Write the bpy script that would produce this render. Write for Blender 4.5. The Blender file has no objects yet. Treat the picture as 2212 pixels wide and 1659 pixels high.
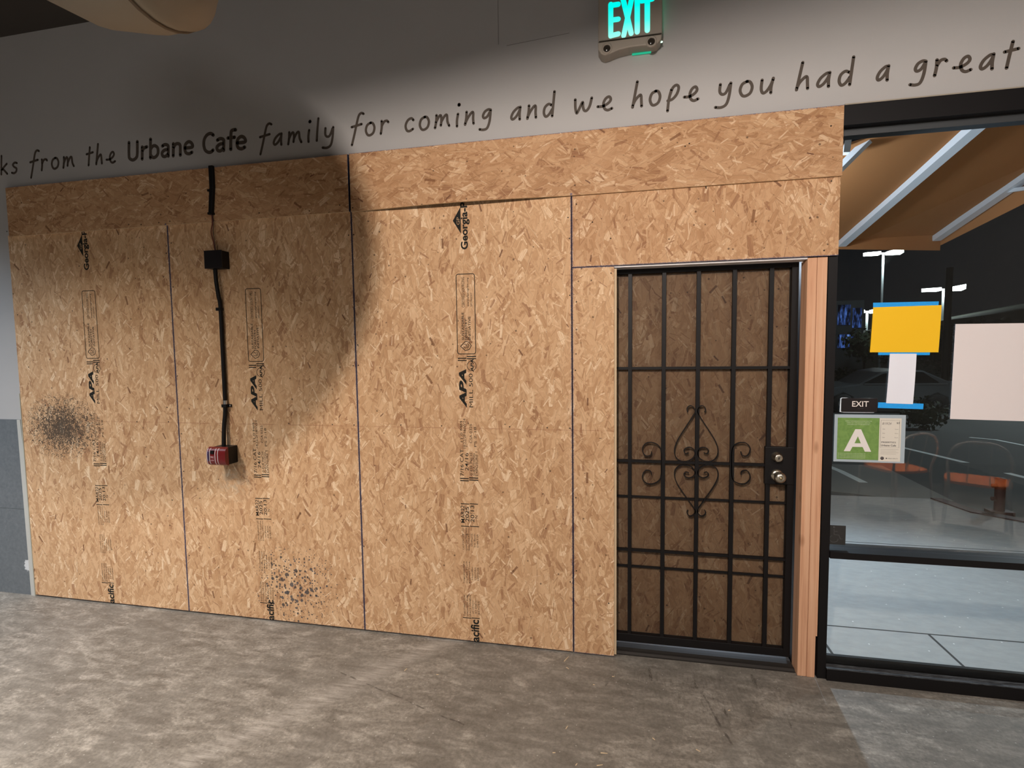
import bpy, bmesh, math, random
from mathutils import Vector, Matrix
PI = math.pi
random.seed(7)
C = bpy.context.scene.collection
S = bpy.context.scene

# ------------------------------------------------------------------ camera
F_PX, CX, CY = 1100.0, 1106.0, 829.5
CAM = Vector((1.45783, -2.67015, 1.64841))
R_ = Vector((0.97947842, 0.2011289, -0.01300701))
U_ = Vector((-0.000706292, 0.0679600798, 0.997687791))
W_ = Vector((-0.2015478, 0.97720448, -0.06670749))
cd = bpy.data.cameras.new('camera'); cam = bpy.data.objects.new('camera', cd); C.objects.link(cam)
cd.sensor_width = 36; cd.lens = F_PX / 2212 * 36; cd.clip_end = 500; cd.clip_start = 0.02
m = Matrix.Identity(4)
for i in range(3):
    m[i][0] = R_[i]; m[i][1] = U_[i]; m[i][2] = -W_[i]; m[i][3] = CAM[i]
cam.matrix_world = m
S.camera = cam
S.view_settings.view_transform = 'Standard'; S.view_settings.look = 'None'
S.view_settings.gamma = 1; S.view_settings.use_curve_mapping = False
S.view_settings.exposure = 0.0
S.cycles.use_adaptive_sampling = True; S.cycles.adaptive_threshold = 0.03
S.cycles.use_denoising = True
S.cycles.max_bounces = 8; S.cycles.diffuse_bounces = 3; S.cycles.glossy_bounces = 3; S.cycles.transparent_max_bounces = 12; S.cycles.transmission_bounces = 4

def ray(x, y): return W_ + R_ * ((x - CX) / F_PX) - U_ * ((y - CY) / F_PX)
def onY(x, y, Y=0.0):
    d = ray(x, y); return CAM + d * ((Y - CAM.y) / d.y)
def onX(x, y, X):
    d = ray(x, y); return CAM + d * ((X - CAM.x) / d.x)
def onZ(x, y, Z=0.0):
    d = ray(x, y); return CAM + d * ((Z - CAM.z) / d.z)

# ------------------------------------------------------------------ world and lights
wd = bpy.data.worlds.new('night'); S.world = wd; wd.use_nodes = True
wb = wd.node_tree.nodes['Background']; wb.inputs[0].default_value = (0.55, 0.62, 0.75, 1); wb.inputs[1].default_value = 0.012

def light(name, kind, loc, power, color, size=0.1, target=None, **kw):
    l = bpy.data.lights.new(name, kind); l.energy = power; l.color = color
    if kind in ('POINT', 'SPOT'): l.shadow_soft_size = size
    if kind == 'AREA': l.size = size
    for k, v in kw.items(): setattr(l, k, v)
    o = bpy.data.objects.new(name, l); C.objects.link(o); o.location = loc
    if target is not None:
        o.rotation_euler = (Vector(target) - Vector(loc)).to_track_quat('-Z', 'Y').to_euler()
    return o
WARM = (1.0, 0.87, 0.77)
LAMP = Vector((1.15, -3.05, 2.98))
light('pendant_bulb', 'POINT', LAMP, 325, WARM, 0.03)
light('left_fill', 'AREA', (-1.6, -2.3, 3.6), 66, (1.0, 0.90, 0.80), 0.4, (-1.6, -1.9, 0), spread=math.radians(104))  # unseen fill, added to light the left boards and floor
light('ceiling_downlight_cool', 'AREA', (-3.6, -1.9, 3.5), 42, (0.70, 0.84, 1.0), 0.4, (-3.3, -1.3, 0), spread=math.radians(104))
light('paper_fill', 'AREA', (3.4, -3.6, 3.5), 6, (1.0, 0.92, 0.86), 0.5, (2.9, 0.0, 1.1), spread=math.radians(64))  # unseen fill, aimed at the window to brighten the papers
light('room_fill', 'AREA', (0.5, -7.0, 3.6), 120, (1.0, 0.95, 0.90), 2.0, (0.5, -6.0, 0))  # weak ambient fill, added to lift the upper wall
light('chair_fill', 'AREA', (4.7, -2.6, 3.6), 38, (1.0, 0.93, 0.86), 0.25, (4.6, -2.5, 0), spread=math.radians(56))  # added above the chairs so they show in the glass
AWN = Vector((2.66, 2.3, 2.26))
SCONCE = Vector((2.0, 0.62, 2.26))
light('awning_lamp', 'SPOT', AWN, 190, (0.62, 0.80, 1.0), 0.04, (3.05, 0.45, 0), spot_size=math.radians(104), spot_blend=0.8)
light('wall_sconce_lamp', 'POINT', SCONCE, 90, (0.70, 0.84, 1.0), 0.08)

# ------------------------------------------------------------------ helpers
class MB:
    def __init__(s): s.v = []; s.f = []; s.mi = []; s.sm = []
    def add(s, vs, fs, mi=0, smooth=False):
        b = len(s.v); s.v += [tuple(v) for v in vs]
        for f in fs: s.f.append([b + i for i in f]); s.mi.append(mi); s.sm.append(smooth)
        return s
    def box(s, a, b, mi=0, mis=None):
        x0, y0, z0 = a; x1, y1, z1 = b
        vs = [(x0,y0,z0),(x1,y0,z0),(x1,y1,z0),(x0,y1,z0),(x0,y0,z1),(x1,y0,z1),(x1,y1,z1),(x0,y1,z1)]
        fs = [(0,1,5,4),(1,2,6,5),(2,3,7,6),(3,0,4,7),(4,5,6,7),(3,2,1,0)]  # front right back left top bottom
        if mis is None: s.add(vs, fs, mi)
        else:
            bse = len(s.v); s.v += vs
            for f, k in zip(fs, mis): s.f.append([bse+i for i in f]); s.mi.append(k); s.sm.append(False)
        return s
    def prism(s, pts, y0, y1, mi=0):          # polygon in XZ extruded along Y (pts as (x,z))
        n = len(pts)
        vs = [(x, y0, z) for x, z in pts] + [(x, y1, z) for x, z in pts]
        fs = [tuple(range(n)), tuple(range(2*n-1, n-1, -1))] + [(i, (i+1) % n, n+(i+1) % n, n+i) for i in range(n)]
        return s.add(vs, fs, mi)
    def hexa(s, p, mi=0):                     # 8 points: 4 near, 4 far
        return s.add(p, [(0,1,2,3),(7,6,5,4),(0,4,5,1),(1,5,6,2),(2,6,7,3),(3,7,4,0)], mi)
    def tube(s, path, r, n=12, mi=0, cap=True, flat=1.0):
        path = [Vector(p) for p in path]; rings = []
        up = Vector((0, 1, 0))
        for i, p in enumerate(path):
            t = (path[min(i+1, len(path)-1)] - path[max(i-1, 0)]).normalized()
            a = t.cross(up)
            if a.length < 1e-4: a = t.cross(Vector((1, 0, 0)))
            a.normalize(); b = t.cross(a).normalized()
            rr = r[i] if isinstance(r, (list, tuple)) else r
            rings.append([p + a*rr*math.cos(2*PI*k/n) + b*rr*flat*math.sin(2*PI*k/n) for k in range(n)])
        vs = [v for g in rings for v in g]; fs = []
        for i in range(len(path)-1):
            for k in range(n): fs.append((i*n+k, i*n+(k+1) % n, (i+1)*n+(k+1) % n, (i+1)*n+k))
        s.add(vs, fs, mi, True)
        if cap: s.add(rings[0], [tuple(range(n))], mi); s.add(rings[-1], [tuple(range(n-1, -1, -1))], mi)
        return s
    def lathe(s, c, prof, axis='Y', n=24, mi=0):   # prof list of (distance along axis, radius)
        vs = []; fs = []; c = Vector(c)
        for d, r in prof:
            for k in range(n):
                a = 2*PI*k/n; u, w = r*math.cos(a), r*math.sin(a)
                vs.append(c + (Vector((u, d, w)) if axis == 'Y' else Vector((u, w, d)) if axis == 'Z' else Vector((d, u, w))))
        for i in range(len(prof)-1):
            for k in range(n): fs.append((i*n+k, i*n+(k+1) % n, (i+1)*n+(k+1) % n, (i+1)*n+k))
        s.add(vs, fs, mi, True)
        return s
    def ribbon(s, pts, w, y0, y1, mi=0, cap=True):  # stroke in XZ with width w
        pts = [Vector((p[0], p[1])) for p in pts]; n = len(pts); L = []; Rr = []
        for i, p in enumerate(pts):
            t = (pts[min(i+1, n-1)] - pts[max(i-1, 0)])
            if t.length < 1e-9: t = Vector((1, 0))
            t.normalize(); nn = Vector((-t.y, t.x)) * (w/2); L.append(p+nn); Rr.append(p-nn)
        vs = []; fs = []
        for i in range(n): vs += [(L[i].x, y0, L[i].y), (Rr[i].x, y0, Rr[i].y), (L[i].x, y1, L[i].y), (Rr[i].x, y1, Rr[i].y)]
        for i in range(n-1):
            a = 4*i; b = a+4
            fs += [(a, b, b+1, a+1), (a+2, a+3, b+3, b+2), (a, a+2, b+2, b), (a+1, b+1, b+3, a+3)]
        s.add(vs, fs, mi)
        if cap:
            for p in (pts[0], pts[-1]):
                c = [(p.x + w/2*math.cos(2*PI*k/10), p.y + w/2*math.sin(2*PI*k/10)) for k in range(10)]
                s.add([(x, y0, z) for x, z in c] + [(x, y1, z) for x, z in c], [tuple(range(10))] + [(k, (k+1) % 10, 10+(k+1) % 10, 10+k) for k in range(10)], mi)
        return s
    def build(s, name, mats, parent=None, base=True, bevel=0, origin=None):
        if not isinstance(mats, (list, tuple)): mats = [mats]
        xs = [v[0] for v in s.v]; ys = [v[1] for v in s.v]; zs = [v[2] for v in s.v]
        o0 = Vector(origin) if origin is not None else Vector(((min(xs)+max(xs))/2, (min(ys)+max(ys))/2, min(zs)))
        me = bpy.data.meshes.new(name)
        me.from_pydata([(v[0]-o0.x, v[1]-o0.y, v[2]-o0.z) for v in s.v], [], s.f)
        for mt in mats: me.materials.append(mt)
        for p, k, q in zip(me.polygons, s.mi, s.sm): p.material_index = k; p.use_smooth = q
        bm = bmesh.new(); bm.from_mesh(me); bmesh.ops.remove_doubles(bm, verts=bm.verts, dist=1e-6) if bevel else None
        bmesh.ops.recalc_face_normals(bm, faces=bm.faces); bm.to_mesh(me); bm.free()
        o = bpy.data.objects.new(name, me); C.objects.link(o)
        place(o, o0, parent)
        if bevel:
            md = o.modifiers.new('bevel', 'BEVEL'); md.width = bevel; md.segments = 2; md.limit_method = 'ANGLE'
        return o
WORLD = {}
def place(o, w, parent=None):
    w = Vector(w); WORLD[o.name] = w
    if parent is not None: o.parent = parent; o.location = w - WORLD[parent.name]
    else: o.location = w
    return o
def empty(name, loc):
    o = bpy.data.objects.new(name, None); o.empty_display_size = .05; C.objects.link(o); place(o, loc); return o
def tag(o, label, cat, group=None):
    o['label'] = label; o['category'] = cat
    if group: o['group'] = group
    return o
def struct(o): o['kind'] = 'structure'; return o
def smooth_path(pts, k=6, closed=False):      # Catmull-Rom
    pts = [Vector(p) for p in pts]; out = []; n = len(pts)
    for i in range(n-1):
        p0 = pts[max(i-1, 0)]; p1 = pts[i]; p2 = pts[i+1]; p3 = pts[min(i+2, n-1)]
        for j in range(k):
            t = j/k
            out.append(0.5*((2*p1) + (p2-p0)*t + (2*p0-5*p1+4*p2-p3)*t*t + (-p0+3*p1-3*p2+p3)*t**3))
    out.append(pts[-1]); return out

# ------------------------------------------------------------------ materials
def mat(name, col=(.5,.5,.5), rough=.6, metal=0, spec=.5):
    m = bpy.data.materials.new(name); m.use_nodes = True; b = m.node_tree.nodes['Principled BSDF']
    b.inputs['Base Color'].default_value = (*col, 1); b.inputs['Roughness'].default_value = rough
    b.inputs['Metallic'].default_value = metal; b.inputs['Specular IOR Level'].default_value = spec
    return m
class N:
    def __init__(s, m): s.t = m.node_tree if hasattr(m, 'node_tree') else m; s.b = s.t.nodes.get('Principled BSDF')
    def n(s, typ, **kw):
        x = s.t.nodes.new(typ)
        for k, v in kw.items(): setattr(x, k, v)
        return x
    def put(s, sock, v):
        if v is None: return
        if isinstance(v, bpy.types.NodeSocket): s.t.links.new(v, sock)
        elif isinstance(v, (tuple, list)) and len(v) == 3 and sock.type == 'RGBA': sock.default_value = (*v, 1)
        else: sock.default_value = v
    def math(s, op, a, b=None, c=None, clamp=False):
        x = s.n('ShaderNodeMath', operation=op, use_clamp=clamp)
        s.put(x.inputs[0], a); s.put(x.inputs[1], b) if b is not None else None; s.put(x.inputs[2], c) if c is not None else None
        return x.outputs[0]
    def vmath(s, op, a, b=None, scale=None):
        x = s.n('ShaderNodeVectorMath', operation=op); s.put(x.inputs[0], a)
        if b is not None: s.put(x.inputs[1], b)
        if scale is not None: s.put(x.inputs['Scale'], scale)
        return x.outputs[1] if op in ('LENGTH', 'DISTANCE', 'DOT_PRODUCT') else x.outputs[0]
    def mix(s, fac, a, b, mode='MIX'):
        x = s.n('ShaderNodeMix', data_type='RGBA', blend_type=mode); s.put(x.inputs[0], fac); s.put(x.inputs[6], a); s.put(x.inputs[7], b); return x.outputs[2]
    def noise(s, vec, scale, detail=3, rough=.5, dist=0, color=False):
        x = s.n('ShaderNodeTexNoise'); s.put(x.inputs['Vector'], vec); x.inputs['Scale'].default_value = scale
        x.inputs['Detail'].default_value = detail; x.inputs['Roughness'].default_value = rough; x.inputs['Distortion'].default_value = dist
        return x.outputs[1] if color else x.outputs[0]
    def ramp(s, fac, stops, interp='LINEAR'):
        x = s.n('ShaderNodeValToRGB'); s.put(x.inputs[0], fac); x.color_ramp.interpolation = interp
        e = x.color_ramp.elements
        while len(e) < len(stops): e.new(.5)
        for k, (p, c) in enumerate(stops): e[k].position = p; e[k].color = (*c, 1) if len(c) == 3 else c
        return x.outputs[0]
    def rng(s, v, a, b, c=0., d=1.):
        x = s.n('ShaderNodeMapRange'); s.put(x.inputs[0], v); x.inputs[1].default_value = a; x.inputs[2].default_value = b; x.inputs[3].default_value = c; x.inputs[4].default_value = d
        return x.outputs[0]
    def mapping(s, vec, loc=(0,0,0), rot=(0,0,0), scale=(1,1,1)):
        x = s.n('ShaderNodeMapping'); s.put(x.inputs[0], vec); x.inputs[1].default_value = loc; x.inputs[2].default_value = rot; x.inputs[3].default_value = scale; return x.outputs[0]
    def comb(s, x=0, y=0, z=0):
        k = s.n('ShaderNodeCombineXYZ'); s.put(k.inputs[0], x); s.put(k.inputs[1], y); s.put(k.inputs[2], z); return k.outputs[0]
    def sep(s, v):
        k = s.n('ShaderNodeSeparateXYZ'); s.put(k.inputs[0], v); return k.outputs
    def pos(s): return s.n('ShaderNodeNewGeometry').outputs['Position']
    def bump(s, h, strength=.3, dist=.002):
        k = s.n('ShaderNodeBump'); s.put(k.inputs['Height'], h); k.inputs['Strength'].default_value = strength; k.inputs['Distance'].default_value = dist
        s.t.links.new(k.outputs[0], s.b.inputs['Normal'])
    def col(s, c): s.put(s.b.inputs['Base Color'], c)

def osb_material(name, horizontal=False, tint=(1, 1, 1), seed=0.0, stains=True):
    """oriented strand board: layers of rotated rectangular wood flakes, each with its own tone and grain"""
    m = mat(name, rough=.72, spec=.25); g = N(m); P = g.sep(g.pos())
    base = g.comb(P[2], P[0], 0) if horizontal else g.comb(P[0], P[2], 0)
    TONES = [(0.0,(.30,.150,.085)),(.07,(.42,.245,.130)),(.24,(.52,.325,.183)),(.5,(.60,.398,.238)),(.76,(.67,.465,.29)),(.92,(.74,.55,.36)),(1,(.88,.72,.53))]
    cur = None; hgt = None
    # torn fine background
    bg = g.noise(g.mapping(base, scale=(60, 14, 1)), 1.0, 4, .65, 1.2)
    cur = g.ramp(bg, [(.25,(.46,.28,.155)),(.5,(.57,.37,.22)),(.75,(.66,.46,.29))])
    hgt = bg
    lay = [(.05, .42, .15, 2.6), (.070, .42, .13, 1.5), (.125, .44, .11, 1.0), (.055, .42, .16, 2.4), (.15, .43, .12, .9), (.09, .43, .13, 1.6), (.055, .40, .10, 2.8), (.17, .42, .085, 1.1), (.11, .40, .10, 1.8), (.045, .40, .12, 3.1), (.14, .38, .07, 1.3), (.08, .42, .06, 2.2), (.12, .42, .018, 1.4), (.09, .40, .10, 1.2), (.060, .42, .028, 2.6), (.10, .42, .016, 1.8), (.07, .40, .05, 2.0)]
    wob = g.noise(g.vmath('SCALE', base, scale=55.0), 1.0, 2, .6, 0, True)
    for i, (cell, Lh, Wh, spread) in enumerate(lay):
        off = (13.7*i + seed, 7.3*i + 3*seed, 0)
        v = g.vmath('ADD', g.vmath('SCALE', base, scale=1/cell), off)
        v = g.vmath('ADD', v, g.vmath('SCALE', wob, scale=.045))
        v = g.vmath('ADD', v, g.vmath('SCALE', cur, scale=1e-7))      # keeps the layers in order
        vo = g.n('ShaderNodeTexVoronoi', voronoi_dimensions='2D', feature='F1'); g.put(vo.inputs['Vector'], v); vo.inputs['Scale'].default_value = 1; vo.inputs['Randomness'].default_value = 1
        loc = g.vmath('SUBTRACT', v, vo.outputs['Position']); cc = g.sep(vo.outputs['Color'])
        ang = g.math('MULTIPLY', g.math('SUBTRACT', cc[0], .5), spread)
        vr = g.n('ShaderNodeVectorRotate', rotation_type='Z_AXIS'); g.put(vr.inputs['Vector'], loc); g.put(vr.inputs['Angle'], ang)
        l = g.sep(vr.outputs[0])
        wv = g.math('MULTIPLY_ADD', cc[1], Wh*1.2, Wh*.4)
        mx = g.math('LESS_THAN', g.math('ABSOLUTE', l[0]), wv)
        my = g.math('LESS_THAN', g.math('ABSOLUTE', l[1]), Lh)
        msk = g.math('MULTIPLY', mx, my)
        gr = g.noise(g.comb(g.math('MULTIPLY', l[0], 26*cell/.08), g.math('MULTIPLY', l[1], 2.2), g.math('MULTIPLY', cc[2], 40)), 1.0, 1, .6)
        tone = g.math('ADD', g.math('MULTIPLY_ADD', cc[2], (1.0 if i % 3 else .8), (.0 if i % 3 else .1)), g.math('MULTIPLY', g.math('SUBTRACT', gr, .5), .55))
        fc = g.ramp(tone, TONES)
        # painted shadow rim on one side, standing for the flake's thickness
        rim = g.rng(g.math('SUBTRACT', wv, g.math('MULTIPLY', l[0], 1 if i % 2 else -1)), 0, .028, .66, 1)
        fc = g.mix(1.0, fc, g.comb(rim, rim, rim), 'MULTIPLY')
        cur = g.mix(g.math('MULTIPLY', msk, .88), cur, fc)
    # large soft variation and rare dark bark flakes
    big = g.noise(base, 2.3, 3, .55)
    cur = g.mix(.16, cur, g.ramp(big, [(.3,(.44,.26,.13)),(.7,(.66,.45,.27))]))
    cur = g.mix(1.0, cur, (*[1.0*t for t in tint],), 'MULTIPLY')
    v = g.vmath('ADD', g.mapping(base, scale=(3.9, 3.9, 1)), (seed*2+.4, 5.1, 0)); v = g.vmath('ADD', v, g.vmath('SCALE', wob, scale=.02))
    vo = g.n('ShaderNodeTexVoronoi', voronoi_dimensions='2D'); g.put(vo.inputs['Vector'], v); vo.inputs['Scale'].default_value = 1
    loc = g.vmath('SUBTRACT', v, vo.outputs['Position']); cc = g.sep(vo.outputs['Color'])
    vr = g.n('ShaderNodeVectorRotate', rotation_type='Z_AXIS'); g.put(vr.inputs['Vector'], loc); g.put(vr.inputs['Angle'], g.math('MULTIPLY', g.math('SUBTRACT', cc[0], .5), 1.6))
    l = g.sep(vr.outputs[0])
    msk = g.math('MULTIPLY', g.math('LESS_THAN', g.math('ABSOLUTE', l[0]), g.math('MULTIPLY_ADD', cc[1], .018, .008)), g.math('LESS_THAN', g.math('ABSOLUTE', l[1]), g.math('MULTIPLY_ADD', cc[1], .08, .04)))
    msk = g.math('MULTIPLY', msk, g.math('GREATER_THAN', cc[2], .52))
    cur = g.mix(g.math('MULTIPLY', msk, .82), cur, g.mix(cc[1], (.10,.035,.025), (.22,.10,.045)))
    # pin-size dark specks
    sp = g.n('ShaderNodeTexVoronoi', voronoi_dimensions='2D'); g.put(sp.inputs['Vector'], g.vmath('SCALE', base, scale=16.0)); sp.inputs['Scale'].default_value = 1
    spc = g.sep(sp.outputs['Color'])
    cur = g.mix(g.math('MULTIPLY', g.math('LESS_THAN', sp.outputs['Distance'], g.math('MULTIPLY', g.math('POWER', spc[1], 6), .085)), .75), cur, (.09, .05, .03))
    if stains:
        PX, PZ = P[0], P[2]
        def blob(cx, cz, rx, rz):
            d = g.vmath('LENGTH', g.comb(g.math('DIVIDE', g.math('SUBTRACT', PX, cx), rx), g.math('DIVIDE', g.math('SUBTRACT', PZ, cz), rz), 0))
            return g.rng(d, .15, 1.0, 1, 0)
        flat = g.comb(PX, PZ, 0)
        b1 = blob(-2.13, 1.18, .34, .24)
        n1 = g.noise(flat, 62, 5, .75, 1.5)
        k1 = g.rng(g.math('SUBTRACT', g.math('MULTIPLY_ADD', b1, .17, n1), .572), 0, .03)
        cur = g.mix(g.math('MULTIPLY', g.math('MULTIPLY', k1, g.rng(b1, 0, .12)), .92), cur, (.045, .036, .03))
        b2 = blob(-.45, .24, .36, .34)
        for sc, th in ((30., .30), (58., .34)):
            s2 = g.n('ShaderNodeTexVoronoi', voronoi_dimensions='2D'); g.put(s2.inputs['Vector'], g.vmath('ADD', g.vmath('SCALE', flat, scale=sc), g.vmath('SCALE', wob, scale=.25))); s2.inputs['Scale'].default_value = 1
            sc2 = g.sep(s2.outputs['Color'])
            k2 = g.math('LESS_THAN', s2.outputs['Distance'], g.math('MULTIPLY', g.math('MULTIPLY', g.math('POWER', sc2[0], 1.7), b2), th*1.6))
            cur = g.mix(g.math('MULTIPLY', k2, .88), cur, g.mix(sc2[2], (.04,.036,.036), (.075,.082,.10)))
        # grey scuff below the alarm, chalk line across the sheets
        b3 = g.math('MULTIPLY', blob(-.84, .88, .16, .17), g.rng(g.noise(flat, 26, 4, .7), .42, .62))
        cur = g.mix(g.math('MULTIPLY', b3, .5), cur, (.44, .42, .34))
        line = g.math('LESS_THAN', g.math('ABSOLUTE', g.math('SUBTRACT', PZ, 1.222)), .0016)
        line = g.math('MULTIPLY', line, g.math('GREATER_THAN', PX, -1.95))
        line = g.math('MULTIPLY', line, g.rng(g.noise(flat, 9, 3), .38, .52))
        cur = g.mix(g.math('MULTIPLY', line, .55), cur, (.30, .11, .06))
    # blue-grey edge sealer that crept over the sheet edges
    fuzz = g.math('MULTIPLY', g.math('SUBTRACT', g.noise(g.comb(P[0], P[2], 0), 230, 4, .85), .37), .034)
    em = None
    for sx, z1 in ((-1.221, 2.44), (0.0, 2.75), (1.2296, 2.44)):
        d = g.math('ABSOLUTE', g.math('SUBTRACT', P[0], sx))
        k = g.math('MULTIPLY', g.math('LESS_THAN', d, g.math('ADD', fuzz, .0006)), g.math('LESS_THAN', P[2], z1)); em = k if em is None else g.math('MAXIMUM', em, k)
    for sz, xa in ((2.746, -9), (0.006, -9), (2.068, 1.23)):
        k = g.math('LESS_THAN', g.math('ABSOLUTE', g.math('SUBTRACT', P[2], sz)), g.math('ADD', g.math('MULTIPLY', fuzz, .8), .0006)); em = g.math('MAXIMUM', em, g.math('MULTIPLY', k, g.math('GREATER_THAN', P[0], xa)))
    cur = g.mix(g.math('MULTIPLY', em, .80), cur, (.030, .060, .17))
    g.col(cur); g.bump(g.noise(g.mapping(base, scale=(90, 30, 1)), 1.0, 2, .6), .22, .0012)
    return m
M_OSB = osb_material('strand_board_face', False, (1.03, .985, .94))
M_OSB5 = osb_material('strand_board_dimmed', False, (.90, .81, .74), 2.5, False)  # tint darkened to paint in the light falloff above the door
M_OSBH = osb_material('strand_board_header_dimmed', True, (.86, .77, .70), 4.0, False)  # tint dimmed to paint in the falloff near the lamp's cutoff
M_OSBD = osb_material('strand_board_door', False, (1.0, .88, .76), 9.0, False)
M_EDGE = mat('edge_sealer', (.02, .045, .14), .7)
M_CUT = mat('cut_edge', (.62, .47, .30), .8)

def wall_paint():
    m = mat('wall_paint', (.72, .71, .70), .75, spec=.2); g = N(m); p = g.pos()
    g.col(g.mix(g.noise(p, 3, 3), (.425, .42, .42), (.46, .455, .455))); g.bump(g.noise(p, 260, 3), .25, .001); return m
M_WALL = wall_paint()
def tile_mat():
    m = mat('grey_wainscot', (.12, .13, .14), .55); g = N(m); p = g.pos(); s = g.sep(p)
    c = g.mix(g.noise(p, 45, 5, .7), (.085, .10, .115), (.20, .22, .235))
    j = g.math('LESS_THAN', g.math('ABSOLUTE', g.math('SUBTRACT', s[2], .604)), .0015)
    j2 = g.math('LESS_THAN', g.math('ABSOLUTE', g.math('SUBTRACT', s[0], -3.1)), .0015)
    c = g.mix(g.math('MAXIMUM', j, j2), c, (.06, .07, .07))
    d = g.vmath('LENGTH', g.comb(g.math('SUBTRACT', s[0], -2.515), g.math('SUBTRACT', s[2], .205), 0))
    k = g.math('LESS_THAN', g.math('ADD', d, g.math('MULTIPLY', g.math('SUBTRACT', g.noise(p, 60, 4, .7), .5), .09)), .038)
    c = g.mix(k, c, (.62, .64, .66)); g.col(c); g.bump(g.noise(p, 120, 3), .2, .001); return m
M_TILE = tile_mat()
def floor_mat():
    m = mat('concrete_floor', rough=.55, spec=.35); g = N(m); p = g.pos(); s = g.sep(p)
    flat = g.comb(s[0], s[1], 0)
    a = g.noise(flat, 1.4, 5, .6, .6); b = g.noise(g.mapping(flat, rot=(0, 0, .55), scale=(1, 2.6, 1)), 7, 6, .68, .4); c = g.noise(flat, 60, 5, .75)
    col = g.ramp(a, [(.32, (.150, .134, .113)), (.5, (.205, .188, .163)), (.68, (.270, .250, .222))])
    col = g.mix(.60, col, g.ramp(b, [(.36, (.115, .102, .086)), (.52, (.230, .212, .184)), (.68, (.43, .40, .355))]))
    col = g.mix(.55, col, g.mix(g.rng(c, .32, .68), (.50, .50, .50), (1.75, 1.75, 1.75)), 'MULTIPLY')
    # darker worn patch with crisp rim
    e = g.rng(g.noise(flat, 2.1, 3, .5, 1.0), .50, .515)
    col = g.mix(g.math('MULTIPLY', e, .38), col, (.15, .138, .120))
    # pale diagonal trowel band
    d = g.math('ADD', g.math('MULTIPLY', g.math('SUBTRACT', s[0], .10), .80), g.math('MULTIPLY', g.math('SUBTRACT', s[1], -.55), -.60))
    d = g.math('ADD', d, g.math('MULTIPLY', g.math('SUBTRACT', g.noise(flat, 1.7, 3), .5), .10))
    band = g.math('MULTIPLY', g.rng(g.math('ABSOLUTE', d), 0, .085, 1, 0), g.rng(g.noise(g.mapping(flat, rot=(0, 0, -.93), scale=(2, 24, 1)), 3, 5, .65), .35, .65))
    col = g.mix(g.math('MULTIPLY', band, .78), col, (.47, .44, .40))
    # dark gouges and rubber scuffs
    w = g.mapping(flat, rot=(0, 0, .35), scale=(26, 5, 1))
    sc = g.n('ShaderNodeTexVoronoi', voronoi_dimensions='2D'); g.put(sc.inputs['Vector'], g.vmath('ADD', w, g.vmath('SCALE', g.noise(flat, 30, 3, .6, 0, True), scale=.5))); sc.inputs['Scale'].default_value = .42
    q = g.sep(sc.outputs['Color'])
    near = g.rng(g.vmath('LENGTH', g.comb(g.math('DIVIDE', g.math('SUBTRACT', s[0], 1.95), .62), g.math('DIVIDE', g.math('SUBTRACT', s[1], -.22), .30), 0)), .4, 1., 1, 0)
    k = g.math('LESS_THAN', sc.outputs['Distance'], g.math('MULTIPLY', g.math('MULTIPLY_ADD', near, .15, .016), g.math('POWER', q[1], 2.2)))
    k = g.math('MULTIPLY', k, g.rng(g.noise(g.mapping(flat, rot=(0, 0, .35), scale=(3, 1, 1)), 34, 5, .8), .40, .58))
    col = g.mix(g.math('MULTIPLY', k, .75), col, (.055, .045, .036))
    smear = g.math('MULTIPLY', near, g.rng(g.noise(g.mapping(flat, rot=(0, 0, .45), scale=(7, 1.3, 1)), 9, 5, .75), .50, .68))
    col = g.mix(g.math('MULTIPLY', smear, .50), col, (.075, .063, .050))
    for (x0, y0, x1, y1, w0) in ((.03, -.37, .80, -.62, .004), (1.86, -.22, 1.93, -.52, .005), (1.45, -.14, 1.40, -.24, .008)):
        L = math.hypot(x1-x0, y1-y0); ux, uy = (x1-x0)/L, (y1-y0)/L
        dx = g.math('SUBTRACT', s[0], x0); dy = g.math('SUBTRACT', s[1], y0)
        al = g.math('ADD', g.math('MULTIPLY', dx, ux), g.math('MULTIPLY', dy, uy)); ac = g.math('ADD', g.math('MULTIPLY', dx, -uy), g.math('MULTIPLY', dy, ux))
        ac = g.math('ADD', ac, g.math('MULTIPLY', g.math('SUBTRACT', g.noise(flat, 6, 4, .6), .5), .03))
        k = g.math('MULTIPLY', g.math('LESS_THAN', g.math('ABSOLUTE', ac), w0), g.math('LESS_THAN', g.math('ABSOLUTE', g.math('SUBTRACT', al, L/2)), L/2))
        k = g.math('MULTIPLY', k, g.rng(g.noise(flat, 22, 3), .40, .55))
        col = g.mix(g.math('MULTIPLY', k, .65), col, (.06, .05, .045))
    # white dust specks
    sp = g.n('ShaderNodeTexVoronoi', voronoi_dimensions='2D'); g.put(sp.inputs['Vector'], flat); sp.inputs['Scale'].default_value = 13
    q = g.sep(sp.outputs['Color'])
    k = g.math('MULTIPLY', g.math('LESS_THAN', sp.outputs['Distance'], .035), g.math('GREATER_THAN', q[0], .62))
    col = g.mix(g.math('MULTIPLY', k, .55), col, (.55, .53, .50))
    g.col(col); g.put(g.b.inputs['Roughness'], g.rng(b, .3, .7, .48, .66)); g.bump(g.math('ADD', c, g.math('MULTIPLY', b, 1.5)), .28, .002)
    return m
M_FLOOR = floor_mat()
M_BLACK = mat('black_metal', (.006, .005, .0055), .5, spec=.28)
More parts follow.
